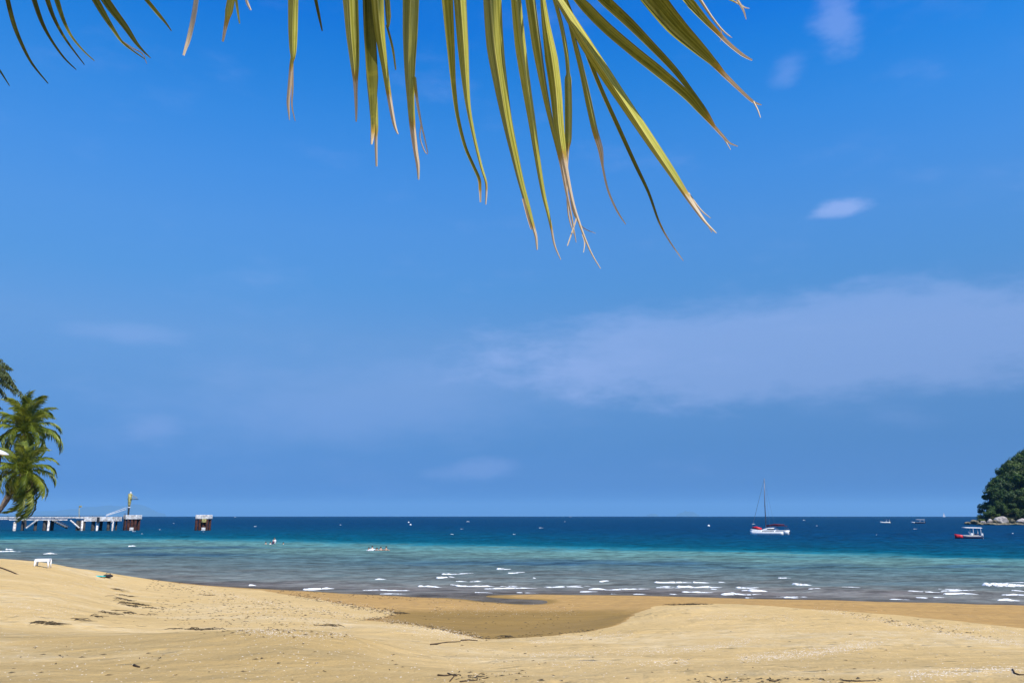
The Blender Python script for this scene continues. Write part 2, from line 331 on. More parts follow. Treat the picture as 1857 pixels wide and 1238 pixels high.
# sea: body colour follows the depth of the bay ('bathy' attribute: 0 shore line, 1 drop-off), clear at the edge
def sea_mat():
    m, t, b = new_mat('sea_water')
    tc = N(t, 'ShaderNodeTexCoord'); P = tc.outputs['Object']
    s = N(t, 'ShaderNodeAttribute', attribute_name='bathy').outputs['Fac']
    dep = N(t, 'ShaderNodeAttribute', attribute_name='depth').outputs['Fac']
    def strk(sx, sy, sc, det=5, rg=0.6, rot=0.0, dist=0.0):
        mp = N(t, 'ShaderNodeMapping'); mp.inputs['Scale'].default_value = (sx, sy, 1); mp.inputs['Rotation'].default_value = (0, 0, rot)
        t.links.new(P, mp.inputs[0]); return noise(t, mp.outputs[0], sc, det, rg, dist=dist)
    a1 = strk(0.018, 0.085, 1.0, 6, 0.6, R(5)); a2 = strk(0.14, 0.34, 1.0, 5, 0.62, R(-6)); a3 = strk(0.55, 1.15, 1.0, 4, 0.66, R(5)); a4 = strk(0.004, 0.012, 1.0, 6, 0.65)
    sn = mth(t, 'ADD', s, mth(t, 'MULTIPLY', mth(t, 'SUBTRACT', a1, 0.5), 0.34))
    sn = mth(t, 'ADD', sn, mth(t, 'MULTIPLY', mth(t, 'SUBTRACT', a2, 0.5), 0.30))
    q = mth(t, 'DIVIDE', sn, 4.0)
    c = ramp(t, q, SEA_STOPS)
    # seagrass and reef patches on the bottom of the shallows
    rp = mth(t, 'MULTIPLY', mapr(t, a1, 0.50, 0.66), mth(t, 'MULTIPLY', mapr(t, s, 0.12, 0.35), mapr(t, s, 0.9, 0.6)))
    c = mixc(t, mth(t, 'MULTIPLY', rp, 0.75), c, (0.024, 0.066, 0.112))
    gp = mth(t, 'MULTIPLY', mapr(t, a1, 0.46, 0.32), mth(t, 'MULTIPLY', mapr(t, s, 0.25, 0.45), mapr(t, s, 1.0, 0.75)))
    c = mixc(t, mth(t, 'MULTIPLY', gp, 0.5), c, (0.10, 0.22, 0.20))
    # deep water: broad currents
    dk = mth(t, 'MULTIPLY', mapr(t, a4, 0.45, 0.62), mapr(t, s, 1.0, 1.5))
    c = mixc(t, mth(t, 'MULTIPLY', dk, 0.35), c, (0.0, 0.040, 0.085))
    wv = mth(t, 'MULTIPLY', mth(t, 'SUBTRACT', mapr(t, a2, 0.36, 0.64), 0.5), 0.45)
    wv3 = mth(t, 'MULTIPLY', mth(t, 'SUBTRACT', mapr(t, a3, 0.36, 0.64), 0.5), 0.58)
    val = mth(t, 'ADD', 1.0, mth(t, 'ADD', wv, wv3))
    vm = N(t, 'ShaderNodeVectorMath', operation='SCALE'); t.links.new(c, vm.inputs[0]); t.links.new(val, vm.inputs['Scale'])
    t.nodes.remove(b); df = N(t, 'ShaderNodeBsdfDiffuse'); t.links.new(vm.outputs[0], df.inputs[0]); gl = N(t, 'ShaderNodeBsdfGlossy'); gl.inputs['Roughness'].default_value = 0.28
    fr = N(t, 'ShaderNodeFresnel'); fr.inputs[0].default_value = 1.33
    wb = N(t, 'ShaderNodeMixShader'); t.links.new(df.outputs[0], wb.inputs[1]); t.links.new(gl.outputs[0], wb.inputs[2])
    h = mth(t, 'ADD', mth(t, 'MULTIPLY', a2, 1.2), mth(t, 'ADD', mth(t, 'MULTIPLY', a3, 0.5), mth(t, 'MULTIPLY', strk(1.6, 5.0, 1.0, 3), 0.16)))
    bn = N(t, 'ShaderNodeBump'); bn.inputs['Strength'].default_value = 0.9; bn.inputs['Distance'].default_value = 0.5
    t.links.new(h, bn.inputs['Height'])
    for n_ in (df, gl, fr): t.links.new(bn.outputs[0], n_.inputs['Normal'])
    t.links.new(mapr(t, fr.outputs[0], 0.0, 0.9, 0.010, 0.075, False), wb.inputs[0])     # wave facets hide most of the grazing mirror
    tr = N(t, 'ShaderNodeBsdfTransparent'); tr.inputs[0].default_value = (0.86, 0.92, 0.93, 1)
    mx = N(t, 'ShaderNodeMixShader'); t.links.new(mapr(t, dep, 0.0, 0.35, 0.62, 1.0), mx.inputs[0])
    t.links.new(tr.outputs[0], mx.inputs[1]); t.links.new(wb.outputs[0], mx.inputs[2])
    t.links.new(mx.outputs[0], t.nodes['Material Output'].inputs[0])
    return m
SEA_STOPS = [(0.0, (0.152, 0.138, 0.124)), (0.02, (0.138, 0.145, 0.130)), (0.055, (0.092, 0.125, 0.122)), (0.10, (0.066, 0.118, 0.126)),
             (0.15, (0.092, 0.170, 0.154)), (0.205, (0.076, 0.195, 0.190)), (0.235, (0.012, 0.130, 0.172)), (0.265, (0.0, 0.068, 0.108)), (0.36, (0.0, 0.055, 0.103)),
             (0.6, (0.0, 0.040, 0.096)), (1.0, (0.0, 0.033, 0.090))]
M['sea'] = sea_mat()

# foreground palm leaflet: green blade drying to straw at the tip ('dry' 0..1), veins along the blade ('across'), painted shade ('tone')
def leaflet_mat():
    m, t, b = new_mat('palm_leaflet')
    tc = N(t, 'ShaderNodeTexCoord'); P = tc.outputs['Object']
    dry = N(t, 'ShaderNodeAttribute', attribute_name='dry').outputs['Fac']
    ac = N(t, 'ShaderNodeAttribute', attribute_name='across').outputs['Fac']
    al = N(t, 'ShaderNodeAttribute', attribute_name='along').outputs['Fac']
    cx = N(t, 'ShaderNodeCombineXYZ'); t.links.new(mth(t, 'MULTIPLY', ac, 5.5), cx.inputs[0]); t.links.new(mth(t, 'MULTIPLY', al, 0.22), cx.inputs[1])
    tone = N(t, 'ShaderNodeAttribute', attribute_name='tone').outputs['Fac']  # shade put into the blade colour, darker on the more twisted leaflets
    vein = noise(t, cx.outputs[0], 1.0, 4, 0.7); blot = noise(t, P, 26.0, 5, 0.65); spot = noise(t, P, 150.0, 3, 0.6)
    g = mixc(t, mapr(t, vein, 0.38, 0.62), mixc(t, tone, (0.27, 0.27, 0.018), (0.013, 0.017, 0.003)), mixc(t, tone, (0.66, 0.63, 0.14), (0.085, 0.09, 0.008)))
    g = mixc(t, mth(t, 'MULTIPLY', mapr(t, blot, 0.45, 0.75), 0.5), g, (0.30, 0.27, 0.03))
    mid = mth(t, 'LESS_THAN', mth(t, 'ABSOLUTE', ac), 0.10)
    g = mixc(t, mth(t, 'MULTIPLY', mid, 0.5), g, (0.60, 0.56, 0.16))
    d = mth(t, 'ADD', dry, mth(t, 'MULTIPLY', mth(t, 'SUBTRACT', blot, 0.5), 0.55))
    d = mth(t, 'ADD', d, mth(t, 'MULTIPLY', mth(t, 'SUBTRACT', vein, 0.5), 0.45))
    g = mixc(t, mth(t, 'MULTIPLY', mapr(t, spot, 0.62, 0.72), mapr(t, d, 0.1, 0.4)), g, (0.16, 0.08, 0.015))
    c = mixc(t, mapr(t, d, 0.28, 0.52), g, (0.42, 0.29, 0.05))
    straw = mixc(t, mapr(t, vein, 0.4, 0.66), (0.74, 0.63, 0.45), (0.30, 0.18, 0.09))
    c = mixc(t, mapr(t, d, 0.52, 0.72), c, straw)
    t.links.new(c, b.inputs['Base Color']); b.inputs['Roughness'].default_value = 0.5; b.inputs['Specular IOR Level'].default_value = 0.15
    bn = N(t, 'ShaderNodeBump'); bn.inputs['Strength'].default_value = 0.35; bn.inputs['Distance'].default_value = 0.004
    t.links.new(vein, bn.inputs['Height']); t.links.new(bn.outputs[0], b.inputs['Normal'])
    tr = N(t, 'ShaderNodeBsdfTranslucent'); t.links.new(c, tr.inputs[0])
    mx = N(t, 'ShaderNodeMixShader'); mx.inputs[0].default_value = 0.14
    t.links.new(b.outputs[0], mx.inputs[1]); t.links.new(tr.outputs[0], mx.inputs[2])
    t.links.new(mx.outputs[0], t.nodes['Material Output'].inputs[0])
    return m
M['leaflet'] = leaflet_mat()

# ------------------------------------------------------------------ beach terrain
CP = []                                            # control points (u = x/y, log y, z)
def cp_row(px, *rz):
    for row, z in rz:
        y = (z - EYE) / tanrow(row); d = ray(px, row); CP.append((d.x / d.y, math.log(y), z))
def cp_d(px, *dz):
    for y, z in dz: CP.append(((px - 928.5) / F / 1.035, math.log(y), z))
for px in (-420, 0, 300, 620): cp_row(px, (1238, 2.86), (1195, 2.72), (1152, 2.58))
cp_row(-60, (1143, 1.95), (1115, 1.85), (1080, 1.95), (1050, 2.05), (1024, 2.15), (1012, 2.15)); cp_d(-60, (60, 1.2), (70, 0.9), (110, 0.5))
cp_row(0, (1143, 1.9), (1115, 1.8), (1080, 1.9), (1050, 2.0), (1024, 2.05), (1013, 1.98)); cp_d(0, (58, 0.5), (66, -0.6), (90, -1.2), (150, -2.5))
cp_row(80, (1142, 1.75), (1115, 1.72), (1080, 1.8), (1050, 1.85), (1029, 1.9), (1019, 1.8)); cp_d(80, (56, 0.3), (63, -0.5), (90, -1.2))
cp_row(150, (1140, 1.55), (1100, 1.5), (1060, 1.45), (1040, 1.3), (1033, 1.05)); cp_d(150, (60, -0.2), (70, -0.8))
cp_row(230, (1138, 1.4), (1105, 1.15), (1080, 0.98), (1060, 0.62), (1049, 0.16)); cp_d(230, (66, -0.45), (90, -1.2), (150, -2.5))
cp_row(400, (1140, 1.35), (1110, 1.05), (1085, 0.7), (1064, 0.2)); cp_d(400, (58, -0.35), (90, -1.1), (150, -2.5))
cp_row(560, (1142, 1.3), (1115, 0.98), (1092, 0.55), (1078, 0.15), (1072, 0.02)); cp_d(560, (55, -0.3), (80, -1.0))
cp_row(700, (1238, 2.86), (1195, 2.35), (1160, 1.75), (1140, 1.2), (1122, 0.72), (1108, 0.34), (1092, 0.2), (1079, 0.0)); cp_d(700, (52, -0.3), (80, -1.0), (150, -2.5))
cp_row(800, (1238, 2.86), (1195, 2.15), (1165, 1.5), (1150, 1.1), (1140, 0.82), (1132, 0.28), (1105, 0.18), (1083, -0.01)); cp_d(800, (50, -0.3))
cp_row(880, (1238, 2.86), (1195, 2.1), (1172, 1.4), (1159, 0.98), (1140, 0.2), (1115, 0.2), (1095, 0.09), (1086, -0.03), (1079, 0.0)); cp_d(880, (51, -0.3), (80, -1.0))
cp_row(960, (1238, 2.86), (1195, 2.1), (1165, 1.25), (1154, 0.98), (1140, 0.2), (1115, 0.2), (1098, 0.06), (1090, -0.05), (1082, 0.05), (1077, 0.0)); cp_d(960, (53, -0.3), (80, -1.0), (150, -2.5))
cp_row(1060, (1238, 2.86), (1195, 2.1), (1155, 1.05), (1144, 0.92), (1126, 0.22), (1110, 0.22), (1097, 0.12), (1090, 0.08), (1084, 0.07), (1078, 0.0)); cp_d(1060, (52, -0.3))
cp_row(1140, (1238, 2.86), (1195, 2.05), (1155, 1.1), (1128, 0.82), (1114, 0.3), (1104, 0.3), (1094, 0.16), (1079, 0.0)); cp_d(1140, (52, -0.3), (80, -1.0))
cp_row(1190, (1160, 1.2), (1120, 0.82), (1103, 0.68), (1095, 0.26), (1080, 0.0))
cp_row(1300, (1238, 2.86), (1195, 2.0), (1160, 1.3), (1130, 0.95), (1102, 0.70), (1093, 0.3), (1083, 0.0)); cp_d(1300, (50, -0.3), (80, -1.0), (150, -2.5))
cp_row(1500, (1238, 2.86), (1195, 2.0), (1160, 1.35), (1130, 0.95), (1110, 0.62), (1098, 0.28), (1087, 0.0)); cp_d(1500, (48, -0.3), (80, -1.0))
cp_row(1700, (1238, 2.86), (1195, 2.0), (1160, 1.25), (1138, 0.85), (1122, 0.5), (1105, 0.22), (1092, 0.0)); cp_d(1700, (46, -0.3), (80, -1.0), (150, -2.5))
cp_row(1857, (1238, 2.86), (1195, 1.95), (1165, 1.2), (1145, 0.72), (1125, 0.38), (1110, 0.18), (1097, 0.0)); cp_d(1857, (44, -0.3), (80, -1.0))
cp_row(2250, (1238, 2.86), (1195, 1.95), (1160, 1.0), (1130, 0.35), (1104, 0.0)); cp_d(2250, (43, -0.3), (80, -1.0), (150, -2.5))
for px in (-420, -230, -130): cp_d(px, (16, 2.5), (24, 2.2), (40, 2.3), (60, 2.0), (80, 1.7), (110, 1.4), (150, 0.8))
for px in (-420, 300, 928, 1500, 2250): cp_d(px, (6, 2.9), (7, 2.88))
CP = np.array(CP); CS = np.array([1.0, 0.85])
def rb(d): return d * d * np.log(d + 1e-9)
PC = CP[:, :2] * CS
K = rb(np.sqrt(((PC[:, None, :] - PC[None]) ** 2).sum(2))) + np.eye(len(PC)) * 2e-4
Q = np.hstack([np.ones((len(PC), 1)), PC])
A = np.block([[K, Q], [Q.T, np.zeros((3, 3))]])
WT = np.linalg.solve(A, np.concatenate([CP[:, 2], np.zeros(3)]))
def ground(x, y, detail=True):
    x = np.atleast_1d(np.asarray(x, float)); y = np.atleast_1d(np.asarray(y, float))
    yc = np.clip(y, 6.0, 150.0); u = np.clip(x / np.maximum(y, 6.0), -0.93, 0.93)
    p = np.stack([u, np.log(yc)], -1) * CS; out = np.empty(len(x))
    for i in range(0, len(x), 20000):
        q = p[i:i + 20000]
        d = np.sqrt(((q[:, None, :] - PC[None]) ** 2).sum(2))
        out[i:i + 20000] = rb(d) @ WT[:-3] + WT[-3] + q @ WT[-2:]
    if detail:
        amp = np.clip((out - 0.15) / 0.8, 0.0, 1.0)
        out = out + amp * (0.10 * fbm(x * 0.35, y * 0.35, 3, 3) + 0.05 * fbm(x * 1.7, y * 1.7, 3, 9)) + 0.02 * fbm(x * 0.8, y * 0.8, 3, 21)
    return out
def gz(x, y): return float(ground([x], [y])[0])
def on_ground(px, row):            # first hit of the view ray with the beach
    d = ray(px, row); ys = np.geomspace(6, 150, 900); k = ys / d.y
    z = EYE + d.z * k; g = ground(d.x * k, ys); i = int(np.argmax(z <= g))
    return Vector((d.x * k[i], ys[i], g[i]))

def grid_mesh(name, xs, ys, zfun, mat_):
    X, Y = np.meshgrid(xs, ys); x = X.ravel(); y = Y.ravel(); z, attrs = zfun(x, y)
    nx, ny = len(xs), len(ys)
    me = bpy.data.meshes.new(name); me.vertices.add(nx * ny); me.vertices.foreach_set('co', np.stack([x, y, z], -1).ravel())
    i = (np.arange(ny - 1)[:, None] * nx + np.arange(nx - 1)[None]).ravel()
    q = np.stack([i, i + 1, i + nx + 1, i + nx], -1).ravel(); n = len(i)
    me.loops.add(n * 4); me.loops.foreach_set('vertex_index', q)
    me.polygons.add(n); me.polygons.foreach_set('loop_start', np.arange(n) * 4); me.polygons.foreach_set('loop_total', np.full(n, 4))
    me.polygons.foreach_set('use_smooth', np.ones(n, dtype=bool)); me.update(calc_edges=True); me.validate()
    for k, v in attrs.items():
        a_ = me.attributes.new(k, 'FLOAT', 'POINT'); a_.data.foreach_set('value', v.astype(np.float32))
    me.materials.append(mat_); o = bpy.data.objects.new(name, me); col.objects.link(o)
    return o
def sst(a, b, v): t = np.clip((v - a) / (b - a), 0, 1); return t * t * (3 - 2 * t)
WETLINE = [tuple(on_ground(*q)[:2]) for q in [(300, 1054), (470, 1069), (560, 1084), (640, 1098), (722, 1109), (700, 1119), (655, 1123.5), (760, 1134), (830, 1148.5), (880, 1159), (925, 1157), (1000, 1152), (1080, 1142), (1130, 1129), (1165, 1108), (1190, 1098), (1300, 1094), (1450, 1103), (1550, 1110), (1650, 1118), (1750, 1128), (1857, 1141), (2000, 1158)]]
def beach_z(x, y):
    z = ground(x, y)
    wetv0 = 1.0 - sst(0.22, 0.54, z + 0.10 * fbm(x * 0.5, y * 0.5, 3, 5))
    # the channel floor stays soaked, the spit towards the sea drains and is only damp
    u = x / np.maximum(y, 1); chan = np.exp(-((u - 0.00) / 0.17) ** 4) * sst(41.5, 36, y)
    P_ = WETLINE + [(WETLINE[-1][0] + 60, WETLINE[-1][1]), (WETLINE[-1][0] + 60, 400), (WETLINE[0][0] - 60, 400), (WETLINE[0][0] - 60, WETLINE[0][1] + 20)]
    xj = x + 0.5 * fbm(x * 1.1, y * 1.1, 3, 91); yj = y + 0.9 * fbm(x * 0.9, y * 0.9, 3, 95)
    ins = np.zeros(len(x), bool); dist = np.full(len(x), 1e9)
    for i in range(len(P_)):
        (ax, ay), (bx_, by_) = P_[i], P_[(i + 1) % len(P_)]
        cr = ((ay > yj) != (by_ > yj)) & (xj < (bx_ - ax) * (yj - ay) / ((by_ - ay) if by_ != ay else 1e-9) + ax); ins ^= cr
        tt = np.clip(((xj - ax) * (bx_ - ax) + (yj - ay) * (by_ - ay)) / ((bx_ - ax) ** 2 + (by_ - ay) ** 2), 0, 1)
        dist = np.minimum(dist, np.hypot(xj - ax - tt * (bx_ - ax), yj - ay - tt * (by_ - ay)))
    sd = np.where(ins, dist, -dist); soft = 0.12 + 0.9 * sst(0.20, 0.32, u)
    inside = sst(-0.5, 1.0, sd / soft)
    wetv = inside * (0.46 + 0.50 * np.clip(chan + sst(0.06, -0.02, z), 0, 1))
    dull = sst(2.15, 2.62, z + 0.12 * fbm(x * .4, y * .4, 3, 31)) * sst(0.1, -0.25, u) * sst(30, 18, y)
    pale = sst(0.1, 0.3, fbm(x * 0.25, y * 0.6, 4, 41) + 0.12) * sst(0.6, 1.0, z) * 0.8
    return z, {'wet': wetv, 'dull': dull, 'pale': pale}
xs = np.concatenate([-np.geomspace(400, 52, 26), np.arange(-51, -36, 0.5), np.arange(-36, 28, 0.17), np.arange(28, 46, 0.5), np.geomspace(47, 400, 26)])
ys = np.concatenate([-np.geomspace(120, 2, 16), [0, 2, 3.5], np.arange(5, 30, 0.13), np.arange(30, 62, 0.2), np.arange(62, 110, 0.8), np.geomspace(111, 190, 16)])
beach = grid_mesh('beach', xs, ys, beach_z, M['sand']); tag(beach, 'golden sand beach with a damp channel and low mounds', None, None, 'structure')

# ------------------------------------------------------------------ sea
SHX = np.array([-400, -60, -43, -30, -18, -10, -2, 5, 12, 20, 30, 60, 400.0]); SHY = np.array([80, 78, 62, 56, 52, 49, 48.5, 48.5, 47.5, 45.5, 43, 41, 41.0])
DPX = np.array([-600, -108, -49, 6, 34, 55, 120, 600.0]); DPY = np.array([200, 172, 160, 124, 106, 90, 78, 78.0])
EARTH = 6371000.0
def sea_z(x, y):
    s = (y - np.interp(x, SHX, SHY)) / (np.interp(x, DPX, DPY) - np.interp(x, SHX, SHY))
    r2 = x * x + y * y; r = np.sqrt(r2); z = -r2 / (2 * EARTH)
    g = ground(x, y, True); near = (np.abs(x) < 200) & (y < 150)
    dep = np.where(near, np.clip(-g, 0, 3), 3.0)
    a = np.clip(dep / 0.5, 0.03, 1.0) * sst(900, 200, r)
    y2 = y + 0.16 * x
    wv = 0.13 * fbm(x * 0.09, y2 * 0.24, 3, 61) * 2 + 0.15 * fbm(x * 0.35, y2 * 0.62, 3, 67) * 2
    z = z + a * wv + 0.0
    return z, {'bathy': np.clip(s, -0.1, 4.0), 'depth': dep}
xs = np.concatenate([-np.geomspace(14000, 151, 40), np.arange(-150, 130, 0.6), np.geomspace(130, 14000, 40)])
ys = np.concatenate([[20, 24, 27], np.arange(30, 120, 0.38), np.arange(120, 210, 0.8), np.geomspace(212, 14000, 90)])
sea = grid_mesh('sea', xs, ys, sea_z, M['sea']); tag(sea, 'blue sea turning turquoise and grey over the shallow bay', None, None, 'structure')

def foam_piece(p0, p1, h, dep, seed):
    """low ridge of broken water between two points of the surface"""
    b_ = MB(); n = max(10, int((p1 - p0).length / 0.10)); n = min(n, 90); d = (p1 - p0); L = d.length; d = d.normalized(); nr = Vector((-d.y, d.x, 0))
    ph = random.random() * 50; rings = []; TT = np.arange(n + 1) / n; SZ = sea_z(p0.x + (p1.x - p0.x) * TT, p0.y + (p1.y - p0.y) * TT)[0] if p0.y < 200 else None
    for i in range(n + 1):
        t_ = i / n; c = p0.lerp(p1, t_)
        q = vnoise([ph + t_ * L * 1.3], [seed], 5)[0]; q2 = vnoise([ph + t_ * L * 4.1], [seed + 9], 6)[0]
        e = min(1, t_ / 0.06, ((1 - t_) / 0.55)) ** 0.8 if 0 < t_ < 1 else 0.02
        hh = h * e * max(0.12, 0.75 + 0.6 * (q - .5) + 0.6 * (q2 - .5)); dd = dep * e * (0.35 + 0.9 * q2); off = nr * (q - 0.5) * dep * 1.2
        if SZ is not None: c = Vector((c.x, c.y, float(SZ[i])))
        rings.append([c + off + nr * dd * x_ + Vector((0, 0, hh * z_ - 0.012)) for x_, z_ in ((-1.0, -0.2), (-0.62, 0.45), (-0.2, 1.0), (0.25, 0.85), (0.7, 0.3), (1.0, -0.2))])
    b_.loft(rings); return b_
FOAM = [(900,928,1031,4),(920,952,1036,4),(790,828,1046,4),(800,862,1040,3),(825,850,1052,4),(850,878,1053,3),(825,908,1058,4),(905,945,1060,2),
 (757,810,1063,3),(655,770,1069,2),(875,985,1065,3),(985,1068,1062,3),(1065,1185,1066,3),(1085,1106,1053,3),(1185,1262,1054,4),(1225,1312,1061,5),
 (1235,1296,1072,3),(1255,1290,1055,3),(1305,1388,1075,4),(1333,1378,1063,5),(1356,1397,1070,5),(1410,1440,1048,4),(1437,1477,1058,4),(550,608,1066,6),
 (450,466,1060,3),(678,706,1048,4),(-6,42,999,3),(78,107,1003,3),(12,24,994,3),(232,248,990,2),(1645,1722,1072,2.5),(1705,1782,1070,2.5),(1710,1802,1076,3.5),
 (1785,1870,1060,7),(1835,1880,1069,3),(1815,1880,1078,4),(1810,1847,1085,5),(1660,1686,1081,3),(1690,1716,1081,2),(1350,1372,1082,2),(1420,1452,1082,2),
 (1610,1682,1085,1.5),(1050,1090,1072,2),(1730,1742,1066,2),(966,973,1048,4),(700,740,1070,1.5),(1195,1230,1061,2)]
for i in range(20):
    a_ = random.uniform(640, 1850); r_ = 1050 + 34 * random.random() ** .7; ln = random.uniform(14, 70); FOAM.append((a_, a_ + ln, min(r_, 1076 + max(0, a_ - 1150) * .017), random.uniform(1.0, 2.0)))
for i, (a_, b_, r_, th_) in enumerate(FOAM):
    p0, p1 = at_z(a_, r_ + th_ * 0.35), at_z(b_, r_ + th_ * 0.35 + random.uniform(-0.5, 0.8)); mpp = p0.y / F
    foam_piece(p0, p1, th_ * mpp * 0.72, 0.10 + th_ * 0.05, i).build('wave_foam', M['foam'], sea, smooth=True)
wc = MB()
for i in range(22):
    r_ = 936 + 36 * random.random() ** 1.3; px_ = random.uniform(-40, 1900); p = at_z(px_, r_, 0.0); mpp = p.y / F
    ln = random.uniform(1.2, 4.5) * mpp; hh = random.uniform(0.35, 0.75) * mpp * (1 if p.y < 900 else 0.7); p.z = -(p.x**2 + p.y**2) / (2 * EARTH)
    b2 = foam_piece(p + Vector((-ln, 0, 0)), p + Vector((ln, 0.2, 0)), hh, ln * 0.4, i); wc.add(b2.v, b2.f)
tag(wc.build('whitecap', M['foam'], sea, smooth=True), kind='stuff')

# ------------------------------------------------------------------ far islands
def far_island(name, label, pts, y, wid):
    """hill ridge through (px, height in px above the horizon) points, y metres away"""
    xs_ = [at_y(p, 934, y).x for p, _ in pts]; hs = [h * y / F for _, h in pts]; m_ = 70; nn = 15; base = -(y * y) / (2 * EARTH) - 20
    b_ = MB()
    X = np.linspace(xs_[0], xs_[-1], m_); H = np.interp(X, xs_, hs); H = np.convolve(np.pad(H, 3, 'edge'), np.ones(7) / 7, 'valid')
    for j in range(nn):
        v_ = j / (nn - 1) * 2 - 1
        for i in range(m_):
            prof = max(0.0, 1 - abs(v_) ** 1.5); e = math.sin(PI * i / (m_ - 1)) ** 0.35
            r_ = 1 + 0.5 * (vnoise([i * 0.35], [j * 0.6], 3)[0] - 0.5) * (abs(v_) > 0.05)
            b_.v.append((X[i], y + v_ * wid * e, base + (H[i] + EYE - base) * prof * r_))
    for j in range(nn - 1):
        for i in range(m_ - 1): b_.f.append((j*m_+i, j*m_+i+1, (j+1)*m_+i+1, (j+1)*m_+i))
    o = b_.build(name, M['island'], None, True); tag(o, label, 'island', 'islands on the horizon'); return o
far_island('far_island', 'long faint blue island behind the jetty and the piling on the horizon',
           [(-90, 2), (-20, 5), (60, 6), (110, 8), (150, 11), (190, 17), (215, 15), (240, 19), (258, 16), (275, 8), (300, 0)], 38000, 2600)
far_island('far_island', 'small faint hump of an island on the horizon left of the moored trimaran', [(1226, 0), (1234, 4), (1245, 7), (1256, 6), (1268, 0)], 38000, 500)
far_island('far_island', 'tiny faint islet on the horizon, left of the small hump', [(1172, 0), (1179, 2.5), (1187, 3), (1194, 0)], 38000, 300)


# ------------------------------------------------------------------ headland with forest and boulders
HY = 415.0
HM = HY / F * 1.03                                    # metres per photo pixel over there
hx0 = at_y(1752, 950, HY).x
def headland_h(x, y):
    t_ = (x - at_y(1784, 950, HY).x - 0.62 * (y - HY)) / HM
    top = np.interp(t_, [-34, -16, -6, 0, 6, 16, 36, 66, 150, 500], [-3, 0.8, 1.6, 3, 8, 15, 23, 31, 44, 60])
    dy = y - (HY - 15); f_ = sst(0, 26, dy) * sst(90, 50, dy)
    return -1.8 + (top + 1.8) * (0.12 * sst(-2, 1, dy) * (dy < 90) + 0.88 * f_)
def headland_z(x, y):
    z = headland_h(x, y) + 0.8 * fbm(x * 0.2, y * 0.2, 3, 77); return z, {}
hl = grid_mesh('headland', np.concatenate([np.arange(hx0 - 3, hx0 + 40, 1.0), np.geomspace(hx0 + 41, hx0 + 170, 24)]), np.arange(HY - 45, HY + 80, 1.5), headland_z, M['forest_soil'])
tag(hl, 'steep dark headland under the forest', None, None, 'structure')

def crown_mesh(i, R0=1.0, lobes=17, leaves=95):
    """unit crown: leaf quads spread over the outsides of many overlapping lobes"""
    r_ = random.Random(100 + i); b_ = MB()
    L = []
    for k in range(lobes):
        a = r_.uniform(0, 2 * PI); h = r_.uniform(-0.35, 0.62); q = r_.uniform(0.15, 0.78) * math.sqrt(max(0.05, 1 - (h * 1.1) ** 2))
        L.append((Vector((q * math.cos(a), q * math.sin(a), h * 0.85)), r_.uniform(0.24, 0.46)))
    for c, rad in L:
        for k in range(leaves):
            d = Vector((r_.gauss(0, 1), r_.gauss(0, 1), r_.gauss(0.25, 1))).normalized(); p = c + d * rad * r_.uniform(0.72, 1.08)
            n = (d + Vector((r_.gauss(0, .45), r_.gauss(0, .45), r_.gauss(0.15, .45)))).normalized()
            a = n.orthogonal().normalized(); a.rotate(Matrix.Rotation(r_.uniform(0, 6.28), 3, n)); bb = n.cross(a); s = r_.uniform(0.06, 0.12)
            b_.add([p - a * s, p - bb * s * 0.62, p + a * s, p + bb * s * 0.62], [(0, 1, 2, 3)])
    return b_
CROWNS = [crown_mesh(i).mesh('crown', M['forest'][i]) for i in range(4)]
def trunk_mesh(i):
    b_ = MB(); r_ = random.Random(i); lean = Vector((r_.uniform(-.08, .08), r_.uniform(-.08, .08), 0))
    b_.tube([(0, 0, -0.6), lean * 1 + Vector((0, 0, 0.5)), lean * 2 + Vector((0, 0, 1.0))], [0.06, 0.045, 0.03], 7)
    for k in range(4):
        a = r_.uniform(0, 6.28); b_.tube([lean * 1.6 + Vector((0, 0, 0.75)), Vector((math.cos(a) * .3, math.sin(a) * .3, 1.05)), Vector((math.cos(a) * .55, math.sin(a) * .55, 1.25))], [0.028, 0.018, 0.008], 5)
    return b_.mesh('trunk', M['bark_dark'])
TRUNKS = [trunk_mesh(i) for i in range(3)]
def forest_tree(p, size, hgt, i, label, group='trees of the forested headland', lean=0.0):
    t_ = empty('forest_tree', p, random.uniform(0, 6.28)); tag(t_, label, 'tree', group)
    tr = bpy.data.objects.new('trunk', TRUNKS[i % 3]); col.objects.link(tr); tr.parent = t_; tr.scale = (hgt, hgt, hgt)
    c = bpy.data.objects.new('crown', CROWNS[i % 4]); col.objects.link(c); c.parent = t_; c.location = (0, 0, hgt * 1.12)
    c.scale = (size, size * random.uniform(.85, 1.1), size * random.uniform(.75, 1.0)); c.rotation_euler = (0, 0, random.uniform(0, 6.28))
    return t_
